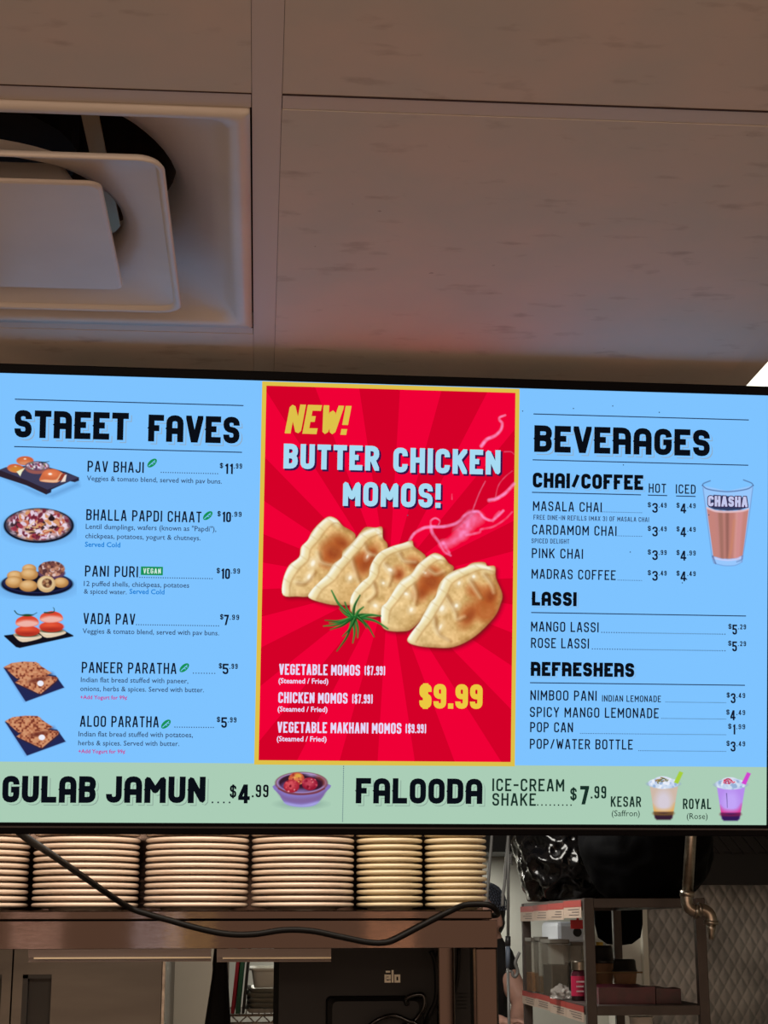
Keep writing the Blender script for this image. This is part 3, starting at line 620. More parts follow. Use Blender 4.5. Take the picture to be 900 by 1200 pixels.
# dumplings
cv = Canvas(324, 600, 596, 768, 1.7).map(320, 590, 3.2143)
MO = [
 dict(o=[(38, 345), (38, 290), (60, 235), (98, 203), (106, 165), (130, 140), (145, 110), (165, 85), (195, 58), (215, 50), (240, 60), (262, 85), (285, 98), (305, 112), (310, 130), (305, 190), (260, 260), (205, 310), (140, 348), (90, 350)],
      rim=[(45, 340), (50, 290), (80, 240), (115, 205), (125, 165), (155, 130), (180, 95), (215, 65), (245, 75)], br=[(225, 180, 48, 42), (255, 145, 40, 26), (205, 215, 26, 28)], hi=[(150, 225, 22, 30), (135, 275, 16, 24)], cr=[[(175, 190), (190, 225), (240, 240)], [(95, 300), (125, 300), (160, 260)]]),
 dict(o=[(135, 355), (142, 330), (180, 290), (207, 262), (225, 230), (258, 205), (262, 180), (290, 155), (315, 128), (330, 108), (350, 90), (385, 92), (410, 90), (413, 130), (430, 155), (425, 200), (390, 270), (325, 370), (250, 383), (190, 375)],
      rim=[(148, 350), (170, 315), (215, 280), (245, 240), (275, 205), (310, 165), (345, 125), (395, 105), (408, 120)], br=[(345, 225, 34, 50), (370, 190, 24, 34), (320, 215, 20, 24)], hi=[(355, 200, 10, 16), (290, 280, 18, 22)], cr=[[(300, 210), (320, 270), (330, 300)], [(345, 150), (365, 190), (395, 200)]]),
 dict(o=[(290, 380), (297, 345), (330, 300), (360, 275), (365, 240), (395, 190), (440, 165), (490, 150), (522, 140), (530, 162), (560, 185), (575, 205), (565, 250), (490, 340), (405, 420), (345, 425), (297, 410)],
      rim=[(302, 375), (315, 335), (350, 300), (378, 262), (385, 225), (415, 190), (460, 170), (515, 155)], br=[(530, 225, 26, 22), (470, 265, 24, 26)], hi=[(440, 250, 26, 16), (415, 300, 14, 12), (385, 385, 22, 16)], cr=[[(425, 230), (450, 270), (440, 310)], [(380, 300), (390, 340), (360, 370)], [(480, 190), (500, 220), (545, 225)]]),
 dict(o=[(407, 440), (408, 392), (430, 370), (465, 312), (490, 282), (520, 265), (545, 230), (580, 202), (610, 187), (640, 200), (660, 225), (680, 245), (650, 300), (590, 400), (525, 470), (480, 482), (430, 478), (410, 462)],
      rim=[(418, 440), (425, 395), (455, 355), (490, 310), (530, 280), (565, 235), (605, 205), (635, 210)], br=[(590, 290, 52, 46), (560, 330, 28, 40), (610, 265, 34, 22)], hi=[(500, 340, 26, 14), (520, 400, 18, 20), (570, 260, 20, 12)], cr=[[(530, 300), (545, 345), (540, 380)], [(590, 250), (620, 270), (650, 260)]]),
 dict(o=[(507, 520), (515, 495), (550, 450), (562, 428), (590, 375), (612, 352), (625, 305), (660, 265), (690, 250), (725, 240), (752, 224), (795, 222), (806, 236), (835, 238), (838, 280), (862, 340), (855, 380), (830, 430), (760, 500), (680, 540), (600, 542), (540, 535)],
      rim=[(522, 512), (545, 475), (580, 430), (610, 380), (640, 330), (660, 290), (710, 262), (770, 240), (820, 250)], br=[(735, 420, 30, 50), (815, 345, 36, 40), (760, 330, 30, 26), (800, 400, 46, 46)], hi=[(690, 385, 18, 18), (635, 395, 26, 30), (755, 275, 18, 16), (630, 465, 10, 22), (700, 300, 14, 18)], cr=[[(655, 350), (690, 410), (700, 440), (730, 430)], [(745, 290), (770, 330), (790, 360)], [(610, 430), (625, 490), (670, 520)], [(800, 270), (830, 310), (840, 340)]])]
for i, q in enumerate(MO):
    cv.poly([(x+10, y+10) for x, y in q['o']], (110, 0, 25), 3.5, 0.55)
for i, q in enumerate(MO):
    cv.poly([(x+6, y+7) for x, y in q['o']], (90, 30, 20), 2.0, 0.55, mask=None)
    D = cv.sd(q['o']); mk = np.clip(0.5-D/1.2, 0, 1)
    xs = [p[0] for p in q['o']]; ys = [p[1] for p in q['o']]; c0 = cv.m((min(xs), min(ys))); c1 = cv.m((max(xs), max(ys)))
    t = np.clip(((cv.X-c0[0])/(c1[0]-c0[0])*0.75+(cv.Y-c0[1])/(c1[1]-c0[1])*0.25), 0, 1)[..., None]
    nz = (0.65*vnoise(cv.X, cv.Y, 7, 10+i)+0.35*vnoise(cv.X, cv.Y, 2.6, 30+i))[..., None]
    col = np.array((236, 214, 160))*(1-t)+np.array((206, 152, 84))*t+(nz-.5)*60
    cv.over(mk, col)
    cv.over(np.clip(1+D/5, 0, 1)*mk*0.45*np.clip(t[..., 0]*1.6, 0, 1), (120, 62, 24))
    for (x, y, rx, ry) in q['br']: cv.ell((x, y), rx, ry, (176, 82, 34), 0.5, 4.5, 0.72, mk)
    for (x, y, rx, ry) in q['br'][:2]: cv.ell((x+4, y+4), rx*.5, ry*.5, (136, 50, 22), 0.5, 3, 0.7, mk*(0.4+0.6*nz[..., 0]))
    for p in q['cr']: cv.stroke(p, 14, 5, (140, 88, 42), 2.4, 0.65, mk); cv.stroke([(x-11, y-5) for x, y in p], 14, 6, (250, 232, 186), 2.6, 0.6, mk)
    for (x, y, rx, ry) in q['hi']: cv.ell((x, y), rx*.75, ry*.75, (255, 240, 205), 0.5, 3, 0.6, mk); cv.ell((x, y), rx*.3, ry*.35, (255, 252, 238), 0.4, 1.0, 0.8, mk)
    cv.stroke(q['rim'], 32, 24, (240, 226, 178), 3.0, 0.85, mk); cv.stroke([(x-9, y-6) for x, y in q['rim']], 16, 10, (250, 252, 240), 2.0, 0.9, mk)
    cv.stroke([(x+17, y+9) for x, y in q['rim']], 5, 4, (178, 130, 72), 1.3, 0.55, mk)
    for k in range(1, len(q['rim'])-1): x, y = q['rim'][k]; cv.stroke([(x-10, y-7), (x+12, y+8)], 4, 2, (196, 160, 100), 1.2, 0.35, mk)
for (x, y, x2, y2, gcol) in ((300, 430, 190, 462, 0), (300, 430, 240, 556, 1), (290, 420, 220, 328, 0), (300, 430, 327, 346, 1), (300, 440, 300, 525, 0), (320, 430, 380, 502, 1), (330, 430, 432, 472, 0), (300, 430, 196, 440, 1), (300, 430, 250, 396, 0), (300, 430, 360, 418, 1), (310, 440, 318, 505, 0), (300, 430, 215, 475, 1), (330, 428, 405, 424, 0), (310, 430, 262, 500, 1), (300, 425, 270, 372, 0), (320, 430, 352, 470, 1), (310, 425, 340, 390, 0), (290, 432, 212, 450, 0)):
    mx_, my_ = (x+x2)/2+(y2-y)*.08, (y+y2)/2-(x2-x)*.08
    cv.stroke([(x, y), (mx_, my_), (x2, y2)], 13, 4, (18, 72, 28) if gcol else (30, 104, 44), .7); cv.stroke([(x-2, y-3), (mx_-2, my_-3), (x2, y2)], 4, 1, (96, 168, 84), .5, .75)
cv.build('dumpling_picture', 7, 'five pan fried dumplings with rosemary')

def blob_field(cv, mk, cols, n, rx, ry, box_, seed, f=.5):
    r = random.Random(seed)
    for i in range(n):
        x = box_[0]+r.random()*(box_[2]-box_[0]); y = box_[1]+r.random()*(box_[3]-box_[1]); k = .6+.8*r.random()
        cv.ell((x, y), rx*k, ry*k, cols[r.randrange(len(cols))], r.random()*3, f, .95, mk)
# pav bhaji board
cv = Canvas(-1.0, 531, 96, 585, 2.2).map(0, 525, 9)
cv.poly([(0, 300), (500, 500), (830, 350), (840, 400), (560, 520), (400, 500)], (70, 120, 180), 3, .5, False)
cv.poly([(-8, 232), (60, 205), (430, 180), (700, 255), (835, 312), (835, 345), (790, 362), (740, 352), (545, 440), (540, 470), (490, 492), (280, 395), (-8, 300)], (40, 36, 58), .5, smooth=False)
cv.poly([(-8, 232), (60, 205), (430, 180), (835, 312), (500, 440), (280, 340)], (62, 60, 88), .5, smooth=False); cv.poly([(-8, 235), (280, 342), (500, 442), (490, 490), (280, 393), (-8, 298)], (46, 34, 46), .5, smooth=False)
def bun(x, y, rx, ry, rot=0):
    mk = cv.ell((x, y), rx, ry, (196, 92, 52), rot, .5); cv.ell((x, y+ry*.5), rx*.9, ry*.5, (226, 160, 120), rot, 1.5, .7, mk); cv.ell((x-rx*.1, y-ry*.3), rx*.6, ry*.4, (220, 120, 70), rot, 2, .8, mk); cv.ell((x, y-ry*.4), rx*.14, ry*.16, (255, 235, 220), rot, .5, .9)
bun(265, 135, 92, 48); bun(165, 215, 88, 46, .1); cv.ell((170, 225), 60, 28, (206, 132, 50), 0, 1, .9)
cv.poly([(175, 250), (270, 205), (235, 250), (215, 300)], (232, 236, 200), .5, smooth=False)
cv.ell((395, 215), 128, 60, (150, 88, 84), 0, .5); cv.ell((395, 190), 126, 50, (90, 64, 84), 0, .5)
mk = cv.ell((395, 190), 112, 42, (176, 150, 170), 0, .5); blob_field(cv, mk, [(232, 220, 236), (150, 60, 84), (90, 60, 90), (210, 190, 214), (120, 130, 90)], 50, 16, 9, (285, 150, 505, 230), 3)
cv.stroke([(440, 155), (480, 150), (520, 142)], 14, 5, (24, 52, 60), .5)
cv.poly([(425, 350), (430, 300), (470, 245), (560, 220), (640, 250), (670, 290), (620, 355), (560, 365)], (206, 106, 66), .5); cv.poly([(430, 350), (470, 335), (590, 335), (640, 270), (675, 290), (600, 362)], (238, 190, 150), .8); cv.ell((540, 270), 70, 34, (232, 130, 84), .1, 2, .8); cv.ell((530, 275), 20, 12, (255, 240, 228), 0, .6)
cv.poly([(610, 345), (650, 275), (690, 265), (680, 340)], (150, 60, 44), .5, smooth=False); cv.poly([(640, 362), (685, 285), (705, 280), (690, 355)], (238, 222, 210), .5, smooth=False)
cv.build('food_picture', 5, 'buns and dip on a dark board')
# chaat plate
cv = Canvas(1, 592, 90, 642, 2.2).map(0, 525, 9)
cv.ell((415, 850), 372, 168, (70, 110, 170), 0, 5, .5); cv.ell((410, 818), 372, 185, (14, 16, 30), 0, .5); cv.ell((408, 815), 350, 168, (48, 52, 78), 0, .5); cv.ell((408, 815), 335, 160, (20, 20, 34), 0, .5)
mk = cv.ell((408, 808), 318, 160, (200, 160, 160), 0, 2.0); blob_field(cv, mk, [(236, 220, 236), (222, 206, 226), (150, 48, 66), (196, 110, 80), (110, 36, 54), (214, 150, 100), (58, 36, 44), (232, 214, 232)], 260, 30, 17, (80, 640, 740, 980), 5)
cv.ell((545, 745), 34, 26, (40, 22, 28), 0, .5); 
for i in range(14):
    x = random.uniform(250, 560); y = random.uniform(820, 930); cv.stroke([(x, y), (x+random.uniform(40, 90), y-random.uniform(-20, 70))], 13, 7, random.choice([(206, 146, 90), (90, 48, 40), (230, 196, 150)]), .5, .9, mk)
cv.build('food_picture', 5, 'chaat on a black plate')
# pani puri
cv = Canvas(0, 655, 90, 702, 2.2).map(0, 650, 9)
cv.ell((390, 345), 370, 120, (70, 110, 170), 0, 5, .5); cv.ell((392, 310), 383, 128, (16, 18, 44), 0, .5); cv.ell((392, 296), 360, 108, (38, 42, 84), 0, .5); cv.ell((392, 300), 330, 95, (16, 16, 34), 0, .5)
cv.ell((545, 195), 145, 62, (90, 60, 90), 0, .5); mk = cv.ell((545, 150), 138, 82, (130, 84, 74), 0, .5); blob_field(cv, mk, [(196, 140, 116), (120, 70, 64), (226, 196, 190), (160, 104, 80), (84, 50, 54)], 80, 20, 16, (400, 70, 690, 240), 9)
for (x, y, rx, ry) in ((310, 150, 75, 50), (160, 225, 85, 56), (150, 290, 92, 62), (310, 208, 94, 62), (645, 295, 80, 54), (300, 330, 98, 62)):
    mk = cv.ell((x, y), rx, ry, (172, 120, 66), 0, .5); cv.ell((x-8, y-10), rx*.85, ry*.78, (214, 166, 104), 0, 2, .9, mk); cv.ell((x-16, y-20), rx*.45, ry*.38, (236, 200, 150), 0, 2.5, .8, mk)
cv.ell((490, 310), 98, 88, (206, 170, 120), 0, .5); cv.ell((485, 300), 80, 66, (232, 206, 160), 0, 1.5); mk = cv.ell((497, 300), 52, 48, (96, 62, 44), 0, .8); blob_field(cv, mk, [(190, 150, 110), (70, 40, 36), (150, 100, 70)], 14, 14, 12, (450, 260, 550, 345), 4)
cv.build('food_picture', 5, 'puffed shells on a dark blue plate')
# vada pav sliders
cv = Canvas(3, 710, 90, 762, 2.2).map(0, 650, 9)
cv.poly([(45, 850), (640, 780), (775, 850), (775, 862), (210, 985), (170, 975), (45, 862)], (18, 16, 26), .5, smooth=False)
for dx, dy in ((255, -45), (0, 0)):
    P = lambda L: [(x+dx, y+dy) for x, y in L]
    cv.poly(P([(155, 830), (290, 815), (428, 850), (420, 885), (240, 922), (155, 862)]), (226, 206, 178), .5); cv.poly(P([(155, 830), (290, 812), (425, 850), (235, 885)]), (240, 228, 206), .5)
    cv.ell((290+dx, 845+dy), 125, 24, (62, 60, 40), 0, .8); mk = cv.ell((290+dx, 805+dy), 132, 56, (206, 62, 42), 0, .5); cv.ell((270+dx, 785+dy), 90, 26, (232, 92, 58), 0, 2, .8, mk); cv.ell((290+dx, 835+dy), 120, 20, (150, 40, 30), 0, 2, .7, mk)
    mk = cv.poly(P([(165, 720), (190, 670), (290, 640), (380, 665), (412, 715), (380, 750), (270, 765), (190, 750)]), (222, 84, 58), .5); cv.poly(P([(170, 722), (280, 690), (405, 712), (380, 750), (270, 765), (190, 750)]), (240, 190, 180), 1.6, .9, mask=mk); cv.ell((290+dx, 655+dy), 80, 20, (206, 54, 36), 0, 2, .8, mk)
cv.stroke([(155, 592), (185, 625), (235, 638), (290, 640), (350, 632), (390, 612)], 12, 7, (28, 70, 44), .5); cv.ell((290, 638), 60, 13, (36, 74, 40), 0, .5); cv.stroke([(470, 610), (530, 612), (570, 600), (572, 570), (562, 558)], 14, 6, (28, 70, 44), .5)
cv.build('food_picture', 5, 'two tomato sliders on a slate')
# parathas
def paratha(oy, ox):
    cv = Canvas(2, oy+8, 82, oy+60, 2.2).map(ox, oy, 9)
    cv.poly([(40, 165), (560, 200), (680, 368), (255, 520)], (90, 130, 200), 1.5, .6, False); cv.poly([(38, 155), (590, 240), (680, 366), (272, 515)], (34, 40, 84), .5, smooth=False)
    for L in ([(40, 150), (120, 108), (250, 92), (380, 96), (420, 118), (300, 200), (90, 180)], [(80, 185), (250, 120), (420, 130), (545, 212), (400, 270), (180, 270)], [(160, 312), (260, 240), (440, 232), (610, 258), (600, 290), (430, 432), (400, 425)]):
        cv.poly([(x+6, y+14) for x, y in L], (70, 36, 40), 1.2, .7, False)
        mk = cv.poly(L, (188, 118, 84), .5, smooth=False); nz = vnoise(cv.X, cv.Y, 2.2, int(L[0][0])); cv.over(mk*np.clip((nz-.45)*4, 0, 1)*.8, (214, 156, 116)); cv.over(mk*np.clip((.36-nz)*6, 0, 1)*.85, (112, 48, 36))
    cv.ell((400, 285), 100, 24, (104, 44, 36), -.2, 1.2, .8); cv.ell((428, 322), 34, 30, (238, 238, 250), 0, .5)
    cv.build('food_picture', 5, 'stuffed flat bread on a slate')
paratha(765, 0); paratha(828.3, 1.6)
# chai glass
cv = Canvas(820, 556, 884, 664, 2.2).map(815, 550, 10)
cv.poly([(78, 190), (370, 255), (672, 190), (610, 640), (545, 1090), (450, 1128), (350, 1130), (210, 1100), (140, 640)], (176, 204, 250), .6, .45, False)
cv.poly([(128, 450), (200, 480), (380, 498), (560, 484), (622, 462), (550, 1010), (450, 1045), (330, 1048), (205, 1020)], (196, 132, 124), .5, smooth=False)
for x, wd, c_, al in ((290, 60, (150, 104, 92), .7), (370, 50, (138, 92, 84), .75), (420, 44, (186, 120, 110), .7), (240, 30, (190, 130, 128), .6), (520, 70, (212, 146, 150), .7), (480, 20, (224, 164, 160), .6)):
    cv.stroke([(x, 510), (x+(375-x)*.12, 760), (x+(375-x)*.22, 1030)], wd, wd*.75, c_, 1.6, al)
cv.stroke([(390, 1035), (420, 900), (450, 600)], 26, 30, (206, 136, 104), 1.5, .6); cv.stroke([(135, 455), (240, 492), (380, 500), (540, 490), (618, 468)], 22, 18, (226, 190, 196), .7)
cv.poly([(150, 440), (210, 300), (560, 330), (600, 450), (520, 475), (380, 484), (220, 470)], (34, 30, 66), .6, .9, False)
for q in ([(78, 190), (150, 235), (370, 262), (590, 235), (674, 190)], [(78, 190), (95, 165), (170, 135)], [(674, 190), (650, 160), (560, 125)]): cv.stroke(q, 12, 12, (74, 92, 140), .5, .85)
for q in ([(85, 215), (140, 640), (195, 1040), (230, 1100)], [(668, 215), (612, 640), (548, 1040), (540, 1085)]): cv.stroke(q, 9, 9, (110, 132, 184), .6, .7)
cv.stroke([(205, 1040), (330, 1062), (450, 1060), (545, 1030)], 18, 16, (200, 206, 250), .6, .9); cv.stroke([(210, 1100), (330, 1128), (460, 1125), (540, 1085)], 8, 8, (110, 140, 200), .6, .7); cv.stroke([(200, 1020), (215, 1060), (235, 1105)], 20, 10, (76, 84, 130), .8, .7); cv.stroke([(545, 1020), (535, 1060), (480, 1085)], 18, 8, (96, 100, 150), .8, .7)
cv.build('drink_picture', 5, 'glass of milky tea')
a = Acc()
E_CH = emit('screen_cup_lettering', (196, 200, 236)); u0, v = S(829.0, 593.0); u1 = S(876.0, 593.8)[0]
cw = (u1-u0); T_(a, 'CHASHA', 828.8, 876.2, 593.6, 13.2, E_NAVY, 0.30, lay=6, gap=.10, bold=PX(.9)); T_(a, 'CHASHA', 829.2, 875.6, 593.3, 12.4, E_CH, 0.24, lay=7, gap=.14)
a.build('cup_lettering', screen)
# gulab jamun bowl
cv = Canvas(318, 900, 388, 950, 2.2).map(310, 895, 10)
cv.ell((430, 470), 220, 44, (96, 130, 124), 0, 3, .6); cv.poly([(125, 240), (180, 370), (230, 450), (300, 490), (440, 505), (570, 490), (640, 440), (710, 340), (742, 235)], (134, 118, 190), .5)
cv.poly([(150, 320), (250, 380), (430, 400), (620, 370), (720, 310), (660, 410), (560, 450), (430, 465), (290, 450), (210, 410)], (126, 96, 150), 2, .8); cv.poly([(230, 450), (430, 480), (640, 440), (570, 490), (440, 505), (300, 490)], (176, 176, 240), 1.5, .8)
cv.ell((432, 225), 310, 132, (126, 76, 90), 0, .5); cv.ell((432, 222), 290, 118, (176, 150, 204), 0, .5); cv.ell((432, 222), 268, 108, (56, 26, 44), 0, .6); cv.stroke([(620, 150), (690, 190), (700, 240)], 40, 30, (140, 66, 56), 2, .8); cv.ell((540, 130), 60, 16, (190, 170, 220), .2, 1.5, .8); cv.ell((240, 250), 60, 30, (112, 92, 160), -.5, 2, .7); cv.ell((430, 320), 120, 26, (150, 130, 200), 0, 2, .7)
for (x, y, rx, c1, c2, c3) in ((375, 175, 92, (186, 72, 54), (226, 130, 80), (244, 196, 110)), (315, 262, 92, (166, 36, 54), (214, 84, 92), (240, 170, 170)), (530, 235, 92, (146, 24, 50), (200, 74, 92), (232, 150, 150))):
    mk = cv.ell((x, y), rx, rx*.82, c1, 0, .5); cv.ell((x-8, y-14), rx*.66, rx*.5, c2, 0, 2.2, .85, mk); blob_field(cv, mk, [c2, c3, c1, (120, 16, 36)], 18, 12, 10, (x-rx, y-rx*.8, x+rx, y+rx*.8), int(x), .6)
cv.ell((395, 140), 40, 26, (222, 176, 72), 0, 1.2, .8); cv.stroke([(165, 290), (270, 340), (430, 358), (600, 338), (700, 290)], 18, 18, (120, 52, 62), .6, .9)
cv.build('food_picture', 5, 'bowl of syrup dumplings')
# falooda cups
def cup(c, straw, top, side, low, base, seed):
    cv = Canvas(*c['box'], 2.2).map(740, 895, 5.625); x = c['x']
    P = lambda L: [(x+u, v+c['dy']) for u, v in L]
    mk = cv.poly(P([(-90, 150), (95, 150), (60, 355), (45, 368), (-45, 368), (-58, 355)]), side, .5, smooth=False)
    cv.ell((x, 250+c['dy']), 52, 74, (214, 208, 226) if straw[1] > 150 else (196, 170, 250), 0, 4, .8, mk); cv.poly(P([(-78, 270), (-40, 300), (40, 300), (76, 262), (60, 330), (-62, 330)]), low, 3, .85, mask=mk)
    cv.poly(P([(-66, 318), (64, 318), (58, 358), (45, 370), (-45, 370), (-58, 358)]), base, 1.2, mask=None, smooth=False); cv.poly(P([(-66, 316), (0, 326), (66, 316), (60, 338), (-62, 338)]), tuple(int(q*.6) for q in low), 1.2, .7)
    cv.ell((x, 132+c['dy']), 112, 26, (150, 166, 200), 0, .5, .8); mk = cv.ell((x, 128+c['dy']), 98, 36, (206, 220, 240), 0, .6); cv.ell((x-5, 108+c['dy']), 55, 26, (216, 224, 240), 0, .6)
    blob_field(cv, mk, [(236, 240, 250), (150, 176, 214), (190, 206, 236)], 40, 12, 8, (x-95, 95+c['dy'], x+95, 165+c['dy']), seed); r = random.Random(seed)
    for i in range(26): a_ = r.uniform(0, 6.28); q = r.uniform(8, 42); cv.stroke([(x-10+math.cos(a_)*q, 112+c['dy']+math.sin(a_)*q*.5), (x-10+math.cos(a_+.5)*q*.8, 112+c['dy']+math.sin(a_+.5)*q*.45)], 7, 4, top[i % len(top)], .4)
    cv.poly(P([(c['s'], 122), (c['s']+36, 48), (c['s']+62, 58), (c['s']+28, 132)]), straw, .5, smooth=False)
    return cv
cv = cup(dict(box=(756, 900, 802, 964), x=210, s=68, dy=0), (166, 206, 60), [(120, 110, 50), (160, 120, 70), (90, 96, 50)], (206, 184, 168), (226, 170, 80), (52, 30, 50), 2); cv.build('drink_picture', 5, 'saffron shake with a green straw')
cv = cup(dict(box=(834, 900, 884, 966), x=652, s=72, dy=6), (208, 70, 206), [(200, 30, 70), (150, 30, 80), (230, 90, 120)], (182, 140, 236), (224, 50, 130), (50, 26, 84), 3); cv.stroke([(625, 195), (628, 240), (630, 288)], 5, 3, (70, 60, 120), .5, .8); cv.build('drink_picture', 5, 'rose shake with a pink straw')
# specks on the screen glass
for x, y in ((671.5, 479), (717.5, 476), (772, 483.5), (612, 482), (730, 545), (738, 647), (799, 683), (477.5, 604), (830, 603.5), (804, 679)):
    a = Acc(); u, v = S(x, y); r = PX(.9); a.face([(u-r, v), (u, v-r), (u+r, v), (u, v+r)], E_TXT, 11); a.build('dust_speck', screen)

# ---------------------------------------------------------------- stainless pass shelf with plates
YS = 3.40; ZS = at(300, 1066.5, YS)[2]
XR = at(577, 1066, YS)[0]; XR2 = at(583, 1100, YS)[0]; XL = -1.30
sh = thing('stainless_shelf_unit', 'brown-tinged stainless steel pass shelf carrying the plate stacks', 'shelf', (0, 0, 0))
zl0 = at(300, 1078, YS)[2]; za0 = at(300, 1111.5, YS)[2]
b = BM(); box(b, XL, XR, YS, YS+0.42, zl0, ZS); obj('shelf_top', b, m_steel, sh, bevel=0.003)
b = BM(); box(b, XL, at(565, 1000, YS+0.41)[0], YS+0.412, YS+0.418, ZS+0.0003, ZS+0.30); obj('gap_backing', b, m_steel, sh)  # added panel so the gaps between plate stacks look dark, not bright wall
b = BM(); box(b, XL, XR2, YS+0.003, YS+0.40, za0, zl0-0.0015); box(b, XL+0.002, XR-0.004, YS+0.014, YS+0.39, zl0-0.0014, zl0-0.0002); obj('apron', b, m_steel, sh, bevel=0.004)
def leg(x0, x1, y, dy=0.045):
    p0, p1 = at(x0, 1140, y), at(x1, 1140, y); b = BM(); box(b, p0[0], p1[0], y, y+dy, 0.905, za0-0.0005); obj('leg', b, m_steel, sh, bevel=0.003)
leg(558, 583, YS+0.005); leg(513.5, 533, YS+0.25, 0.04)
b = BM(); box(b, -1.29, -1.245, YS, YS+0.045, 0.905, za0-0.0005); obj('leg', b, m_steel, sh, bevel=0.003)
ct = thing('work_counter', 'stainless work counter below the pass shelf out of view', 'counter')
b = BM(); box(b, -1.4, 0.62, YS-0.02, YS+0.72, 0.865, 0.905); obj('counter_top', b, m_steel2, ct, bevel=0.003)
for x in (-1.36, 0.53):
    for y in (YS+0.02, YS+0.63):
        b = BM(); box(b, x, x+0.05, y, y+0.05, 0.0, 0.865); obj('leg', b, m_steel2, ct)
# clear ticket rails under the apron
m_acr = mat('smoky_acrylic', (84, 72, 66), 0.22, 0.35)
m_lip = mat('acrylic_edge', (200, 182, 150), 0.2)
for nm, x0, x1 in (('left', 33, 247.5), ('right', 254, 388)):
    p0 = at(x0, 1120, YS+0.01); p1 = at(x1, 1120, YS+0.01); zt = za0-0.0004; zb = at(x0, 1127.5, YS+0.01)[2]; zm = at(x0, 1122, YS+0.01)[2]
    r = thing('ticket_rail', 'clear plastic ticket rail under the shelf apron, ' + ('longer one above the fridge door' if nm == 'left' else 'shorter one above the black monitor'), 'ticket rail', (0, 0, 0), 'ticket rails under the shelf')
    b = BM(); box(b, p0[0], p1[0], YS+0.010, YS+0.016, zm, zt); box(b, p0[0], p1[0], YS+0.012, YS+0.040, zb, zb+0.0022); box(b, p0[0], p1[0], YS+0.030, YS+0.034, zb, zm); obj('channel', b, m_acr, r)
    b = BM(); box(b, p0[0]+0.012, p1[0], YS+0.006, YS+0.016, zm-0.0030, zm); obj('lip', b, m_lip, r)
# plates
def plate_mesh(R, m):
    b = BM(); t = 0.0068; q = R-0.0048
    prof = [(0.0, 0.0040), (R*.60, 0.0040), (R*.62, 0.0), (R*.66, 0.0), (R*.68, 0.0040), (R*.80, 0.0055), (R*.90, 0.0068), (q, 0.0070)]
    for k in range(1, 7):
        a = -math.pi/2+math.pi*k/6; prof.append((q+0.0048*math.cos(a), 0.0112+0.0042*math.sin(a)))
    prof += [(R*.91, 0.0146), (R*.80, 0.0131), (R*.70, 0.0128), (0.0, 0.0127)]
    lathe(b, prof, 56); me = bpy.data.meshes.new('plate'); bmesh.ops.recalc_face_normals(b, faces=b.faces[:]); b.to_mesh(me); b.free(); me.materials.append(m)
    me.polygons.foreach_set('use_smooth', [True]*len(me.polygons)); return me
ORD = ['lowest', 'second', 'third', 'fourth', 'fifth', 'sixth', 'seventh', 'eighth', 'ninth', 'tenth', 'eleventh', 'twelfth', 'topmost']
YP = YS+0.135; P_IT = 0.01325
def stack(x0, x1, what, where, grp, me, pitch, name):
    c0 = at(x0, 1062, YP); c1 = at(x1, 1062, YP); cx = (c0[0]+c1[0])/2
    for k in range(13):
        o = bpy.data.objects.new(name, me); C.objects.link(o); o.location = (cx+random.uniform(-.0006, .0006), YP+random.uniform(-.0012, .0012), ZS+0.0002+k*pitch); o.rotation_euler = (0, 0, random.uniform(0, 6.28))
        pos = ORD[k] if k in (0, 12) else ORD[k]+' from the bottom'
        tag(o, '%s, %s in the %s' % (what, pos, where), 'plate', grp)
R1 = (at(162, 1062, YP)-at(37, 1062, YP)).length/2; R2 = (at(495, 1062, YP)-at(417, 1062, YP)).length/2; R3 = (at(571, 1062, YP)-at(498, 1062, YP)).length/2
R1b = (at(290, 1062, YP)-at(170, 1062, YP)).length/2; pm = plate_mesh(R1, m_plate); pmb = plate_mesh((at(290.6, 1062, YP)-at(168.4, 1062, YP)).length/2, m_plate); pm2 = plate_mesh(R2, m_plate2); pm3 = plate_mesh(R3, m_plate2)
stack(-95, 32, 'large cream plate', 'stack cut by the photo edge', 'large plates on the pass shelf', pm, P_IT, 'dinner_plate')
stack(36, 163, 'large cream plate', 'large stack behind the cable', 'large plates on the pass shelf', pm, P_IT, 'dinner_plate')
stack(168, 291, 'large cream plate', 'middle one of the large stacks', 'large plates on the pass shelf', pmb, P_IT, 'dinner_plate')
stack(293.2, 415, 'large cream plate', 'large stack beside the small ones', 'large plates on the pass shelf', pmb, P_IT, 'dinner_plate')
stack(417.5, 495, 'small ivory plate', 'inner small stack', 'small plates on the pass shelf', pm2, P_IT, 'side_plate')
stack(498, 571, 'small ivory plate', 'small stack at the right shelf end', 'small plates on the pass shelf', pm3, P_IT, 'side_plate')
# hanging cable
yc = YS-0.022
cp = [at(14, 955, 2.32), at(24, 976, 2.45), at(60, 1001, 2.9), at(100, 1029, 3.2), at(147, 1061, YS-0.03)]+[at(x, y, yc) for x, y in ((172, 1071), (200, 1079), (232, 1088), (265, 1094.5), (297, 1095), (333, 1090), (365, 1091), (400, 1098), (433, 1104.5), (455, 1104), (473, 1096), (490, 1087), (510, 1076.5), (527, 1068))]+[at(543, 1061.0, YS-0.006), at(560, 1059.5, YS-0.008), at(574, 1061.0, YS-0.012), at(581.5, 1067, YS+0.0), at(582.5, 1072, YS+0.04)]+[Vector((XR+0.010, YS+0.15, zl0+0.008)), Vector((XR+0.010, YS+0.36, zl0+0.008)), Vector((XR+0.030, YS+0.415, zl0-0.01)), Vector((0.545, YS+0.43, 1.36)), Vector((0.545, YS+0.44, 0.913))]
b = BM(); tube(b, spline(cp, 6), 0.0062, 10); tag(obj('power_cable', b, m_cable, None, True), 'long black cable drooping from the television across the shelf front', 'cable')

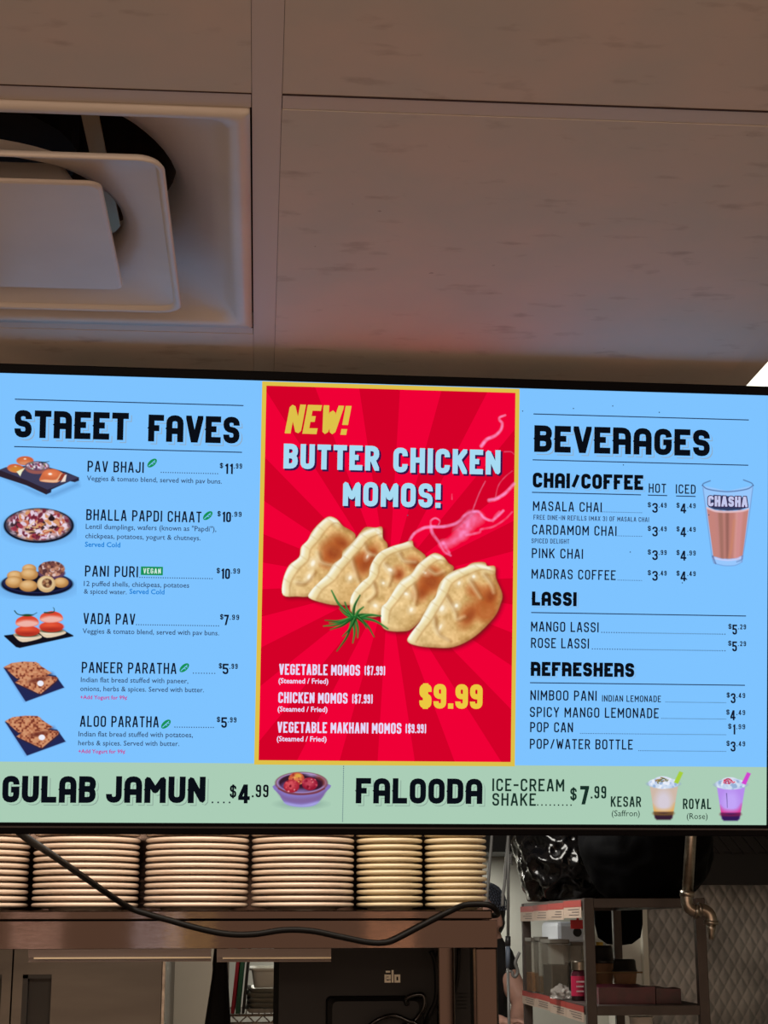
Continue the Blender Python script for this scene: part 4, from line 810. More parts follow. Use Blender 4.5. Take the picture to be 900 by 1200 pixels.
# ---------------------------------------------------------------- monitor under the shelf
YM = 3.84
mo = thing('point_of_sale_monitor', 'black point of sale monitor seen from behind under the shelf', 'monitor')
c0, c1 = at(321, 1124, YM), at(556, 1124, YM); mw = (c1[0]-c0[0])/2; cx = (c0[0]+c1[0])/2; ztop = at(440, 1105, YM)[2]; mh = 0.175
m_mon = mat('monitor_plastic', (14, 14, 14), 0.45, spec=0.25, bump=0.03, bscale=500)
b = BM(); loft_sq(b, [(mw-0.012, -0.010, 0.008), (mw, 0.0, 0.010), (mw, 0.025, 0.010), (mw-0.003, 0.03, 0.012)], cap0=True, cap1=True, ky=mh/mw)
rx = Matrix.Translation((cx, YM, ztop-mh)) @ Matrix.Rotation(math.radians(90), 4, 'X') @ Matrix.Scale(-1, 4, (0, 0, 1))
bmesh.ops.transform(b, matrix=rx, verts=b.verts[:]); obj('back_shell', b, m_mon, mo)
b = BM(); loft_sq(b, [(0.098, -0.036, 0.012), (0.108, -0.030, 0.012), (0.112, -0.0095, 0.012)], cap0=True, cap1=True, ky=0.8)
bmesh.ops.transform(b, matrix=Matrix.Translation((cx, YM, ztop-0.205)) @ Matrix.Rotation(math.radians(90), 4, 'X') @ Matrix.Scale(-1, 4, (0, 0, 1)), verts=b.verts[:]); obj('rear_cover', b, m_black, mo)
b = BM(); box(b, cx-0.04, cx+0.04, YM-0.03, YM-0.004, 0.93, ztop-0.27); box(b, cx-0.11, cx+0.11, YM-0.10, YM+0.10, 0.906, 0.93); obj('stand', b, m_black, mo, bevel=0.004)
b = BM(); p0 = at(552, 1165, YM-0.011); 
for i in range(5): box(b, p0[0]-0.05, p0[0]-0.01, YM-0.0108, YM-0.0098, p0[2]-i*0.008, p0[2]-i*0.008+0.003)
obj('vent_slots', b, m_void, mo)
b = BM(); q = at(426.5, 1170.5, YM-0.012); tube(b, [(q[0], YM-0.0098, q[2]), (q[0], YM-0.014, q[2])], 0.0035, 12); obj('screw', b, m_chrome, mo)
# logo letters
a = Acc(); l0, l1 = at(450.2, 1152, YM), at(468.6, 1152, YM); zb = at(459, 1151.3, YM)[2]; hx_ = at(459, 1137.5, YM)[2]-zb; k = (l1[0]-l0[0])/3.0
m_logo = mat('logo_print', (252, 248, 228), 0.5)
E_ = Acc()
def lg(pts, t): thick(E_, pts, t, m_logo, 0, 0)
x = l0[0]; wl = (l1[0]-l0[0]); t = wl*0.13
ew = wl*0.40; lg([(x+t/2, zb+hx_*.36), (x+ew-t/2, zb+hx_*.36), (x+ew-t/2, zb+hx_*.68-t/2), (x+t/2, zb+hx_*.68-t/2), (x+t/2, zb+t/2), (x+ew-t/2, zb+t/2), (x+ew-t/2, zb+hx_*.22)], t)
lg([(x+t*.6, zb+hx_*.92), (x+ew-t*.3, zb+hx_*.92)], t*.9)
x2 = x+ew+wl*.05; lg([(x2+t/2, zb), (x2+t/2, zb+hx_*1.06)], t)
x3 = x2+t+wl*.05; ow = x+wl-x3; lg([(x3+t/2, zb+hx_*.39), (x3+t/2, zb+hx_*.68-t/2), (x3+ow-t/2, zb+hx_*.68-t/2), (x3+ow-t/2, zb+t/2), (x3+t/2, zb+t/2), (x3+t/2, zb+hx_*.39)], t)
me = bpy.data.meshes.new('logo'); me.from_pydata([(v[0], YM-0.0104, v[1]) for v in E_.v], [], E_.f); me.update()
o = link('logo', me, m_logo, mo); sm = o.modifiers.new('solidify', 'SOLIDIFY'); sm.thickness = 0.0008; o['label'] = 'pale printed logo letters'
# cables by the monitor
b = BM(); tube(b, spline([at(505, 1114, YM-0.10), at(510, 1126, YM-0.10), at(512, 1150, YM-0.105), at(511, 1172, YM-0.105), at(503, 1190, YM-0.10), at(493, 1215, YM-0.12), at(480, 1260, YM-0.14), (at(470, 1260, YM)[0], YM-0.18, 0.912)], 6), 0.0062, 10)
tag(obj('monitor_cable', b, m_cable, None, True), 'thick black cable running down beside the inner shelf leg', 'cable')
b = BM(); tube(b, spline([at(537.5, 1111, YM-0.08), at(537, 1135, YM-0.08), at(535, 1152, YM-0.08), at(529, 1175, YM-0.075), at(520, 1230, YM-0.07), (at(512, 1230, YM)[0], YM-0.10, 0.912)], 6), 0.0050, 10)
tag(obj('monitor_cable', b, m_cable, None, True), 'thin black cable hanging right of the inner shelf leg', 'cable')
b = BM(); tube(b, spline([at(477, 1177, YM-0.042), at(476, 1171, YM-0.05), at(484, 1166.5, YM-0.055), at(495, 1166, YM-0.058), at(498, 1174, YM-0.058), at(496, 1183, YM-0.056), at(492, 1189, YM-0.052), at(486, 1196, YM-0.05), at(470, 1205, YM-0.05), at(455, 1230, YM-0.06), (at(450, 1230, YM)[0], YM-0.11, 0.914)], 6), 0.0056, 10)
tag(obj('monitor_cable', b, mat('glossy_cable', (16, 14, 13), 0.18), None, True), 'glossy black cable looped at the lower back of the monitor', 'cable')
b = BM(); tube(b, spline([at(430, 1204, YM-0.085), at(445, 1194, YM-0.09), at(462, 1190, YM-0.085), at(478, 1196, YM-0.09), at(490, 1203, YM-0.095), at(500, 1240, YM-0.095), (at(500, 1240, YM)[0], YM-0.16, 0.914)], 6), 0.0050, 10)
tag(obj('monitor_cable', b, MATS['glossy_cable'], None, True), 'glossy black cable arching along the bottom photo edge by the monitor', 'cable')

# ---------------------------------------------------------------- left background
YF = 5.4
fr = thing('refrigerator', 'stainless upright refrigerator with two doors behind the shelf', 'refrigerator')
X = lambda px, Y=YF: at(px, 1160, Y)[0]
zt = EYE+0.22
b = BM(); box(b, X(-330), X(193.5), YF+0.05, YF+0.72, 0.12, zt); obj('cabinet', b, m_steel2, fr, bevel=0.004)
for x in (X(-310), X(170)):
    for y in (YF+0.1, YF+0.62): b = BM(); tube(b, [(x, y, 0), (x, y, 0.12)], 0.02, 12); obj('foot', b, m_black, fr)
def door(x0, x1, h0, h1, ztop):
    zlo = 0.18; zr1 = ztop; zr0 = 0.75
    b = BM()
    box(b, x0, h0, YF, YF+0.049, zlo, zt-0.004); box(b, h1, x1, YF, YF+0.049, zlo, zt-0.004); box(b, h0, h1, YF, YF+0.049, zr1, zt-0.004); box(b, h0, h1, YF, YF+0.049, zlo, zr0)
    dd = obj('door', b, m_steel2, fr)
    b = BM(); box(b, h0, h1, YF+0.034, YF+0.048, zr0, zr1); box(b, h0, h0+0.016, YF+0.001, YF+0.034, zr0, zr1); box(b, h0, h1, YF+0.001, YF+0.034, zr1-0.012, zr1)
    hd = obj('recessed_handle', b, mat('handle_grey', (78, 74, 70), 0.5), dd); hd['label'] = 'dark recessed pull'
door(X(14.6), X(189), X(26), X(60), at(40, 1142, YF)[2]); door(X(-325), X(12.6), X(-40), X(1.5), at(0, 1142, YF)[2])
b = BM(); box(b, X(189.6), X(193.4), YF-0.004, YF+0.0495, 0.15, zt-0.002); obj('edge_trim', b, m_chrome, fr, bevel=0.001)
# grey partition behind, with its dark slot
YW = 6.0
b = BM(); box(b, X(198.5, YW), X(262, YW), YW, YW+0.12, 0, ZC); struct(obj('wall_partition', b, mat('tan_partition', (166, 156, 140), 0.7, var=0.05, vscale=3)))
b = BM(); box(b, X(192, YW), X(198.3, YW), YW+0.05, YW+0.10, 0, ZC); struct(obj('trim_90', b, m_black))
# chrome wire shelving with trays and boards
YT = 4.75; zsh = at(300, 1190, YT)[2]
wr = thing('wire_shelving_unit', 'chrome wire shelving unit holding trays beside the black apron', 'shelf')
xw0, xw1 = at(262, 1190, YT)[0], at(500, 1190, YT)[0]
b = BM()
for z in (zsh, zsh-0.020): tube(b, [(xw0, YT, z), (xw1, YT, z)], 0.0028, 8); tube(b, [(xw0, YT+0.42, z), (xw1, YT+0.42, z)], 0.0028, 8)
nz_ = 26
for i in range(nz_):
    xa = xw0+(xw1-xw0)*i/nz_; xb_ = xw0+(xw1-xw0)*(i+1)/nz_; tube(b, [(xa, YT, zsh if i % 2 else zsh-0.02), (xb_, YT, zsh-0.02 if i % 2 else zsh)], 0.002, 6)
for i in range(32): x = xw0+(xw1-xw0)*(i+.5)/32; tube(b, [(x, YT, zsh+0.001), (x, YT+0.42, zsh+0.001)], 0.0018, 6)
obj('wire_shelf', b, m_chrome, wr)
for x in (xw0-0.006, xw1+0.006):
    for y in (YT, YT+0.42): b = BM(); tube(b, [(x, y, 0), (x, y, zsh+0.42 if y > YT+.1 else zsh+0.03)], 0.012, 12); obj('post', b, m_chrome, wr)
m_tray = mat('aluminium_tray', (205, 205, 196), 0.38, 0.7)
x0, x1 = at(288, 1180, YT)[0], at(392, 1180, YT)[0]; zc = zsh+0.004
for i in range(5):
    h = 0.0125; b = BM(); loft_sq(b, [((x1-x0)/2-0.012, 0.0, 0.012), ((x1-x0)/2-0.002, h-0.002, 0.014), ((x1-x0)/2, h-0.001, 0.014), ((x1-x0)/2-0.001, h, 0.014), ((x1-x0)/2-0.010, h-0.001, 0.012), ((x1-x0)/2-0.014, 0.002, 0.012)], ((x0+x1)/2+random.uniform(-.003, .003), YT+0.19, zc), cap0=True, cap1=True, ky=1.25)
    tag(obj('sheet_tray', b, m_tray, None), 'aluminium sheet tray, %s in the pile on the wire shelf' % ('bottom one', 'second from below', 'middle one', 'second from the top', 'topmost under the bin')[i], 'tray', 'sheet trays on the wire shelf'); zc += h+0.0012
b = BM(); zt2 = at(300, 1135, YT)[2]; hb = zt2-zc; wb = (at(392, 1150, YT)[0]-at(292, 1150, YT)[0])/2
loft_sq(b, [(wb-0.012, 0.0, 0.015), (wb-0.004, hb-0.006, 0.016), (wb+0.002, hb-0.006, 0.016), (wb+0.002, hb, 0.016), (wb-0.007, hb, 0.014), (wb-0.016, 0.004, 0.014)], ((x0+x1)/2+0.006, YT+0.18, zc), cap0=True, cap1=True, ky=1.2)
tag(obj('storage_bin', b, mat('pale_bin_plastic', (214, 214, 204), 0.45), None), 'pale grey plastic bin on top of the sheet trays', 'bin')
def board(px_top, px_bot, wpx, m, label, yo):
    zb = zsh+0.004; zt_ = zb+0.30; xt = at(px_top, 1128, YT)[0]; zq = at(px_top, 1128, YT)[2]; xb_ = at(px_bot, 1188, YT)[0]; sl = (xt-xb_)/(zq-zb); wd = at(px_bot+wpx, 1188, YT)[0]-xb_
    b = BM(); v = []
    for yy in (yo, yo+0.36):
        for z in (zb, zt_):
            for xx in (0, wd): v.append(b.verts.new((xb_+sl*(z-zb)+xx, yy, z)))
    for f in ((0, 1, 3, 2), (4, 6, 7, 5), (0, 4, 5, 1), (2, 3, 7, 6), (0, 2, 6, 4), (1, 5, 7, 3)): b.faces.new([v[i] for i in f])
    tag(obj('cutting_board', b, m, None, bevel=0.002), label, 'cutting board', 'leaning cutting boards')
board(276.5, 270, 4.2, mat('red_board', (186, 30, 58), 0.5), 'thin red cutting board leaning on the wire shelf beside the apron', YT+0.012)
board(281.5, 275.5, 5.0, mat('green_board', (34, 112, 82), 0.5), 'thin green cutting board leaning right of the red one', YT+0.014)
board(289, 283, 3.4, mat('black_board', (20, 22, 22), 0.5), 'thin black cutting board leaning between the green board and trays', YT+0.016)
# black apron on a hook rail
YA = 4.55
b = BM(); nxa, nza = 28, 30; vs_ = []
for j in range(nza+1):
    t = j/nza; py = 1085+t*260; row = []
    for i in range(nxa+1):
        s_ = i/nxa; xl = 247.5+(1.0-0)*0; left = 249-max(0, (py-1140))*0.155; right = 266.5+max(0, (py-1128))*0.055
        if py < 1128: k = (1128-py)/43; left += 5*k; right -= 5*k
        p = at(left+(right-left)*s_, py, YA+0.012*math.sin(s_*9.0+t*1.2)*(0.4+t)); row.append(b.verts.new(p))
    vs_.append(row)
for j in range(nza):
    for i in range(nxa): b.faces.new((vs_[j][i], vs_[j][i+1], vs_[j+1][i+1], vs_[j+1][i]))
ap = thing('apron', 'black cloth apron hanging left of the red cutting board', 'apron')
o = obj('cloth', b, mat('black_cloth', (9, 9, 12), 0.95), ap, True); q = o.modifiers.new('solidify', 'SOLIDIFY'); q.thickness = 0.004
pt = at(258, 1086, YA); b = BM(); tube(b, spline([pt+Vector((-0.010, 0, 0)), pt+Vector((-0.004, 0, 0.06)), pt+Vector((0.004, 0, 0.06)), pt+Vector((0.010, 0, 0))], 6), 0.003, 6); obj('neck_loop', b, MATS['black_cloth'], ap)
b = BM(); hk = pt+Vector((0, 0, 0.05)); tube(b, spline([hk+Vector((0, 0, -0.004)), hk+Vector((0, -0.012, 0.002)), hk+Vector((0, -0.012, 0.02)), hk+Vector((0, 0.0, 0.03)), (hk[0], hk[1], ZC)], 6), 0.003, 8); tag(obj('hanging_hook', b, m_chrome, None, True), 'thin hook rod from the ceiling carrying the black apron', 'hook')

# ---------------------------------------------------------------- right background: hood, wall, rack
YH = 7.05
hd = thing('exhaust_hood', 'huge black exhaust hood over the cook line', 'hood')
zA = at(590, 999, YH)[2]; zB = at(860, 1037, YH)[2]
xA, xC, xD_ = at(540, 999, YH)[0], at(690, 1020, YH)[0], at(960, 1037, YH)[0]
m_hood = mat('hood_black', (13, 13, 16), 0.55)
b = BM(); box(b, xA, 2.66, YH, 7.58, max(zA, zB)+0.002, ZC-0.003); obj('canopy', b, m_hood, hd)
b = BM(); box(b, xC, 2.66, YH+0.02, YH+0.05, zB, max(zA, zB)+0.001); obj('skirt', b, m_hood, hd)
for i in range(9):
    xq = at(826+i*14, 1000, YH-0.03)[0]; b = BM(); box(b, -0.006, 0.006, -0.004, 0.004, -0.13, 0.13, Matrix.Translation((xq, YH-0.006, zA+0.10)) @ Matrix.Rotation(math.radians(-38), 4, 'Y')); obj('baffle_rib', b, mat('rib_dark', (34, 33, 36), 0.45, 0.4), hd)
# quilted stainless wall panel
YQ = 7.38
b = BM(); x0, x1 = at(757.5, 1100, YQ)[0], 2.66; z0, z1 = 0.9, zB+0.02; nx_, nz2 = 220, 170; V_ = []
for j in range(nz2+1):
    r_ = []
    for i in range(nx_+1):
        x = x0+(x1-x0)*i/nx_; z = z0+(z1-z0)*j/nz2; u_, v_ = x/0.052, z/0.088
        q = min(abs(((u_+v_) % 1)-.5), abs(((u_-v_) % 1)-.5))*2; r_.append(b.verts.new((x, YQ-0.0024*(1-math.exp(-q*3.2)), z)))
    V_.append(r_)
for j in range(nz2):
    for i in range(nx_): b.faces.new((V_[j][i], V_[j][i+1], V_[j+1][i+1], V_[j+1][i]))
o = obj('wall_panel_right', b, mat('quilted_stainless', (176, 177, 176), 0.45, 0.7, var=0.25, vscale=5), None, True); q = o.modifiers.new('solidify', 'SOLIDIFY'); q.thickness = -0.02; struct(o)
b = BM(); box(b, at(751.5, 1100, YQ)[0], at(757.5, 1100, YQ)[0], YQ-0.03, YQ+0.02, 0.0, at(750, 1055, YQ)[2]); struct(obj('trim_91', b, mat('pale_trim', (214, 208, 190), 0.6)))
b = BM(); box(b, at(716, 1100, YQ+.1)[0], at(751.4, 1100, YQ+.1)[0], YQ+0.02, 7.595, 0.0, at(735, 1096, YQ+.1)[2]); tag(obj('white_cabinet', b, mat('white_laminate', (206, 202, 190), 0.5), None, bevel=0.006), 'pale cabinet end standing behind the jars left of the quilted wall', 'cabinet')
# rack
YN = 5.0; xB0, xB1 = at(686.3, 1120, YN)[0], at(698, 1120, YN)[0]; xD0, xD1 = at(817.5, 1120, YN)[0], at(829.5, 1120, YN)[0]; pw = xB1-xB0
kA = ray(613.5, 1120); YFAR = xB0/(kA[0]/kA[1])
zu = at(740, 1052.5, YN)[2]; zu0 = at(740, 1063.5, YN)[2]; zl = at(740, 1178.5, YN)[2]; zl0_ = at(740, 1190, YN)[2]
rk = thing('storage_rack', 'dark brown metal storage rack at right with label strips', 'rack')
for (x, y) in ((xB0, YN), (xD0, YN), (xB0, YFAR), (xD0, YFAR)):
    b = BM(); box(b, x, x+pw, y, y+pw, 0.0, zu if y == YN else zu-0.002); obj('post', b, m_rack, rk, bevel=0.002)
for (z0, z1) in ((zu0, zu), (zl0_, zl), (0.55, 0.59)):
    b = BM(); e = 0.0006
    box(b, xB1+e, xD0-e, YN+0.002, YN+0.022, z0, z1-0.001); box(b, xB1+e, xD0-e, YFAR+0.01, YFAR+0.03, z0, z1-0.001)
    box(b, xB0+0.004, xB0+0.024, YN+pw+e, YFAR-e, z0, z1-0.001); box(b, xD1-0.024, xD1-0.004, YN+pw+e, YFAR-e, z0, z1-0.001)
    box(b, xB0+0.025, xD1-0.025, YN+pw, YFAR-0.001, z1-0.012, z1-0.001); obj('shelf', b, m_rack, rk)
# price label strips along its left side
def strip(zc0, zc1, ya, yb2, ncard, tilt, name, lab):
    for i in range(ncard):
        y0 = ya+(yb2-ya)*i/ncard; y1 = ya+(yb2-ya)*(i+1)/ncard-0.003; s = xB0-0.0022; dz = random.uniform(-.004, .004)+tilt*(i/ncard)
        cdq = thing('shelf_label', lab % ('nearest', 'second nearest', 'third', 'farthest')[min(i, 3)], 'label', (0, 0, 0), name)
        zm = zc0+(zc1-zc0)*0.62
        b = BM(); box(b, s-0.0012, s, y0, y1, zc0+dz, zm+dz); obj('card', b, m_paper, cdq)
        b = BM(); box(b, s-0.0016, s, y0, y1, zm+dz, zc1+dz); obj('red_band', b, m_redpaper, cdq)
        b = BM()
        for r_ in range(3): box(b, s-0.0018, s-0.0011, y0+(y1-y0)*.12, y1-(y1-y0)*random.uniform(.2, .5), zm+dz-(zm-zc0)*(.25+.25*r_), zm+dz-(zm-zc0)*(.25+.25*r_)+0.0022)
        obj('print', b, m_ink, cdq)
ua, ub = at(690, 1077, YN)[2], at(690, 1057.5, YN)[2]
strip(at(690, 1077, YN)[2], at(690, 1056, YN)[2], YN+0.03, YFAR+0.03, 4, -0.004, 'labels on the upper shelf edge', 'red topped label on the upper rack edge below the bag, %s')
strip(at(688, 1199, YN)[2], at(688, 1180, YN)[2], YN+0.04, YFAR+0.03, 4, 0.0, 'labels on the lower shelf edge', 'red topped label on the lower rack edge below the containers, %s')
Xr = lambda px, Y: at(px, 1120, Y)[0]
# red tag hanging under the top shelf
p0 = at(668.5, 1078, 5.3); p1 = at(686, 1088.5, 5.3); b = BM(); box(b, p0[0], p1[0], 5.3, 5.304, p1[2], p0[2]); box(b, (p0[0]+p1[0])/2-.004, (p0[0]+p1[0])/2+.004, 5.3, 5.303, p0[2], zu-0.0125); tag(obj('red_tag', b, mat('bright_red_card', (200, 20, 34), 0.5), None), 'plain red card hanging under the upper rack shelf', 'tag')
# black bags
def crumple(name, c, r, seed, label, m=m_bag, amp=0.2, sub=5, fold=3.2, parent=None):
    b = BM(); bmesh.ops.create_icosphere(b, subdivisions=sub, radius=1.0)
    for v in b.verts:
        p = v.co.copy(); n1 = 1-abs(mnoise.noise(p*1.6+Vector((seed, 0, 0))))*2; n2 = 1-abs(mnoise.noise(p*fold+Vector((0, seed, 0))))*2; n3 = 1-abs(mnoise.noise(p*fold*2.4+Vector((0, 0, seed))))*2
        n0 = mnoise.noise(p*0.9+Vector((seed, seed, 0)))
        k = 1+amp*(0.5*n0+0.35*n1+0.30*n2+0.08*n3-0.43); q = Vector((p.x*r[0], p.y*r[1], p.z*r[2]))*k
        v.co = q
    zmin = -r[2]*0.80
    for v in b.verts:
        if v.co.z < zmin: v.co.z = zmin+(v.co.z-zmin)*0.03
    bmesh.ops.translate(b, verts=b.verts[:], vec=Vector(c)-Vector((0, 0, min(v.co.z for v in b.verts))))
    return tag(obj(name, b, m, parent, True), label, 'bag')
yb1 = 5.86; xc1 = (Xr(609, yb1)+Xr(716, yb1))/2; r1 = (Xr(716, yb1)-Xr(609, yb1))/2
crumple('garbage_bag', (xc1, yb1, zu+0.0005), (r1*1.05, 0.25, 0.185), 3.1, 'shiny crumpled black garbage bag on the far end of the rack', amp=0.38, sub=6, fold=2.7)
xc2 = (Xr(700, 5.3)+Xr(826, 5.3))/2
crumple('garbage_bag', (xc2, 5.32, zu+0.0005), (0.215, 0.25, 0.21), 8.7, 'large black bag on the near end of the rack behind the pipe', m=mat('dull_black_bag', (3, 3, 5), 0.75, spec=0.08), amp=0.12)
# hanging dark sack behind rack
b = BM(); xs0, xs1 = at(694, 1080, 6.45)[0], at(752, 1080, 6.45)[0]; zs = at(720, 1108, 6.45)[2]; rs = (xs1-xs0)/2
prof = [(0.0, 0.0), (rs*.5, 0.006), (rs*.82, 0.03), (rs*.97, 0.08), (rs, 0.15), (rs*.94, 0.26), (rs*.7, 0.34), (0.02, 0.40), (0.02, ZC-zs)]
lathe(b, prof, 28)
for v in b.verts: v.co.y *= 0.35; v.co.x *= 1+0.05*math.sin(v.co.z*40)
bmesh.ops.translate(b, verts=b.verts[:], vec=Vector(((xs0+xs1)/2, 6.42, zs))); tag(obj('hanging_sack', b, MATS['dull_black_bag'], None, True), 'dull black sack hanging behind the rack under its upper shelf', 'bag')
# pipe with elbows
YPp = 4.75; pp = lambda x, y: at(x, y, YPp)
pi_ = thing('metal_pipe', 'worn metal pipe with two elbows hanging in front of the black bag', 'pipe')
pr = 0.0175
b = BM(); tube(b, [(pp(811, 970)[0]+0.03, YPp, ZC+0.01), pp(810, 975), pp(805.5, 1047)], pr*0.92, 16); obj('riser', b, m_chrome, pi_, True)
b = BM(); tube(b, spline([pp(805, 1046), pp(804.6, 1054), pp(806.5, 1062), pp(812, 1067), pp(817.5, 1068.6)], 6), pr, 16); tube(b, [pp(805.4, 1044), pp(805, 1051)], pr*1.22, 16); tube(b, [pp(813.5, 1067.6), pp(818, 1068.6)], pr*1.18, 16); obj('elbow', b, m_chrome, pi_, True)
b = BM(); tube(b, spline([pp(818, 1066), pp(824, 1066.4), pp(830, 1070), pp(833, 1076), pp(833.2, 1083)], 6), pr, 16); tube(b, [pp(833.2, 1079), pp(833.2, 1083.4)], pr*1.2, 16); tube(b, [pp(818, 1066), pp(821.5, 1066.2)], pr*1.15, 16); obj('elbow', b, m_chrome, pi_, True)
b = BM(); tube(b, [pp(833.2, 1083.6), pp(833.4, 1089), pp(833.6, 1096), pp(833.8, 1101)], [pr*.8, pr*.75, pr*.5, pr*.42], 16); obj('nozzle', b, m_chrome, pi_, True)

# ---- things on the lower rack shelf
zs_ = zl-0.0007
def setz(o): return o
def container(px0, px1, Y, ztop_px, label, fill, fcol, dy=0.12):
    x0, x1 = Xr(px0, Y), Xr(px1, Y); zt_ = at(px0, ztop_px, Y)[2]; h = zt_-zs_
    t = thing('clear_container', label, 'container', ((x0+x1)/2, Y+dy/2, zs_), 'clear containers on the lower rack shelf'); w2 = (x1-x0)/2
    b = BM(); loft_sq(b, [(w2*.9, 0.0, w2*.15), (w2*.96, h*.93, w2*.15), (w2*.9, h*.93, w2*.13), (w2*.84, 0.004, w2*.13)], cap0=True, cap1=True, ky=dy/(2*w2)); obj('body', b, glass('clear_plastic', (120, 112, 98), 0.1, 0.22), t)
    b = BM(); loft_sq(b, [(w2*.97, h*.93, w2*.15), (w2, h*.94, w2*.15), (w2, h, w2*.15)], cap0=True, cap1=True, ky=dy/(2*w2)); obj('lid', b, mat('grey_lid', (96, 92, 84), 0.4), t)
    b = BM(); loft_sq(b, [(w2*.82, 0.005, w2*.12), (w2*.84, h*fill, w2*.12)], cap0=True, cap1=True, ky=dy/(2*w2)); obj('contents', b, mat('contents_%d' % fcol[0], fcol, 0.7, var=0.3, vscale=60), t)
container(622.5, 632, 5.95, 1099, 'tall narrow clear container with orange contents behind the far rack post', 0.36, (166, 104, 40), 0.14)
container(632.5, 643, 5.84, 1098, 'tall clear container with brown contents, second from the far rack post', 0.30, (128, 92, 52), 0.14)
container(645, 668, 5.62, 1101, 'wide clear container with dark contents left of the pink jar', 0.55, (76, 66, 54), 0.20)
container(669, 684, 5.80, 1104, 'wide clear container of dark contents behind the pink jar', 0.6, (66, 58, 50), 0.16)
# pink jar
j = thing('jar', 'pink labelled jar with a silver lid beside the near rack post', 'jar', (Xr(677.5, 5.36), 5.36, zs_)); rj = (Xr(686.5, 5.36)-Xr(668.5, 5.36))/2; hj = at(677, 1126, 5.36)[2]-zs_
b = BM(); lathe(b, [(0, 0), (rj, 0.001), (rj, hj*.68), (rj*.8, hj*.74), (rj*.8, hj*.78), (0, hj*.78)], 28); obj('body', b, mat('jar_dark', (70, 28, 40), 0.2), j, True)
b = BM(); lathe(b, [(rj*1.01, hj*.12), (rj*1.02, hj*.12), (rj*1.02, hj*.62), (rj*1.01, hj*.62)], 28); obj('label_band', b, mat('pink_label', (190, 34, 78), 0.5), j)
b = BM(); lathe(b, [(0, hj*.77), (rj*.92, hj*.77), (rj*.92, hj*.97), (rj*.86, hj), (0, hj)], 28); obj('lid', b, m_chrome, j)
b = BM(); 
for q in range(3): box(b, -rj*.55, rj*.5, -rj*1.045, -rj*1.03+0.004*0, hj*(.22+.12*q), hj*(.26+.12*q))
obj('label_print', b, mat('label_white_print', (226, 196, 206), 0.6), j)
# crumpled clear wrap in front
b = BM(); bmesh.ops.create_icosphere(b, subdivisions=3, radius=1.0)
for v in b.verts:
    p = v.co.copy(); k = 1+0.5*mnoise.noise(p*2.3); v.co = Vector((p.x*0.032, p.y*0.05, max(p.z, -.35)*0.03))*k
bmesh.ops.translate(b, verts=b.verts[:], vec=Vector((Xr(657, 5.45), 5.45, zs_+0.0005))-Vector((0, 0, min(v.co.z for v in b.verts)))); tag(obj('plastic_wrap', b, glass('wrap_film', (176, 170, 164), 0.1, 0.45), None), 'crumpled pale plastic wrap left of the pink jar', 'wrap')
# maroon napkin packs
def pack(px0, px1, Y0, Y1, z0, h, label, rot=0):
    x0, x1 = Xr(px0, Y0), Xr(px1, Y0); b = BM(); bmesh.ops.create_grid(b, x_segments=14, y_segments=14, size=0.5); g_ = b.verts[:]
    r_ = bmesh.ops.extrude_face_region(b, geom=b.faces[:]); top = [q for q in r_['geom'] if isinstance(q, bmesh.types.BMVert)]
    for v in b.verts: v.co = Vector(((x0+x1)/2+v.co.x*(x1-x0), (Y0+Y1)/2+v.co.y*(Y1-Y0), z0))
    for v in top: v.co.z = z0+h+0.006*mnoise.noise(Vector((v.co.x*14, v.co.y*9, z0*5)))
    return tag(obj('napkin_pack', b, mat('maroon_wrap', (86, 16, 36), 0.32, var=0.5, vscale=14), None), label, 'napkin pack', 'maroon packs on the lower rack shelf')
zq = at(740, 1156, 5.12)[2]-zs_
pack(700, 766, 5.10, 5.44, zs_+0.0004, zq*.94, 'maroon wrapped pack right of the near rack post', 0); pack(767, 796, 5.12, 5.40, zs_+0.0004, zq*.82, 'smaller maroon wrapped pack at the right end of the lower rack shelf')
# kraft bowls with black lids behind the packs
def bowl(px, Y, rpx, y0, y1, col, lid, label):
    x = Xr(px, Y); r = Xr(px+rpx, Y)-x; z0 = zs_; z1 = at(px, y1, Y)[2]; t = thing('takeaway_bowl', label, 'bowl', (x, Y, z0), 'takeaway bowls on the lower rack shelf'); h = z1-z0
    b = BM(); lathe(b, [(0, 0), (r*.72, 0), (r*.98, h*.62), (r, h*.64), (r*.96, h*.64), (r*.70, 0.004), (0, 0.004)], 28); obj('cup', b, col, t, True)
    b = BM(); lathe(b, [(r*1.02, h*.645), (r*1.04, h*.66), (r*1.04, h*.70), (r*.95, h*.72), (r*.9, h*.95), (r*.8, h), (0, h)], 28); obj('lid', b, lid, t, True)
m_kraft = mat('kraft_paper', (170, 124, 88), 0.7, var=0.2, vscale=12); m_dl = mat('dark_lid', (34, 32, 31), 0.3)
bowl(707, 5.75, 12, 0, 1108, m_kraft, m_dl, 'kraft bowl with a tall dark lid behind the near rack post'); bowl(731.5, 5.66, 14, 0, 1124, m_kraft, m_dl, 'kraft bowl with a flat black lid in front of the pale cabinet')
b = BM(); bt = (Xr(703, 6.0), 6.0); hh_ = at(703, 1104, 6.0)[2]-zs_
t = thing('squeeze_bottle', 'small bottle with a yellow cap behind the dark lidded bowl', 'bottle', (bt[0], bt[1], zs_)); lathe(b, [(0, 0), (0.028, 0.001), (0.028, hh_*.75), (0.012, hh_*.84), (0, hh_*.84)], 20); obj('body', b, mat('bottle_dark', (58, 52, 46), 0.3), t, True)
b = BM(); lathe(b, [(0, hh_*.84), (0.014, hh_*.84), (0.013, hh_), (0, hh_)], 20); obj('cap', b, mat('yellow_cap', (222, 186, 60), 0.4), t)
b = BM(); tube(b, [at(699, 1140, 5.52), at(753, 1139.5, 5.52)], 0.0028, 8); o = obj('crossbar', b, mat('brass_rod', (150, 120, 84), 0.4, 0.5), rk)
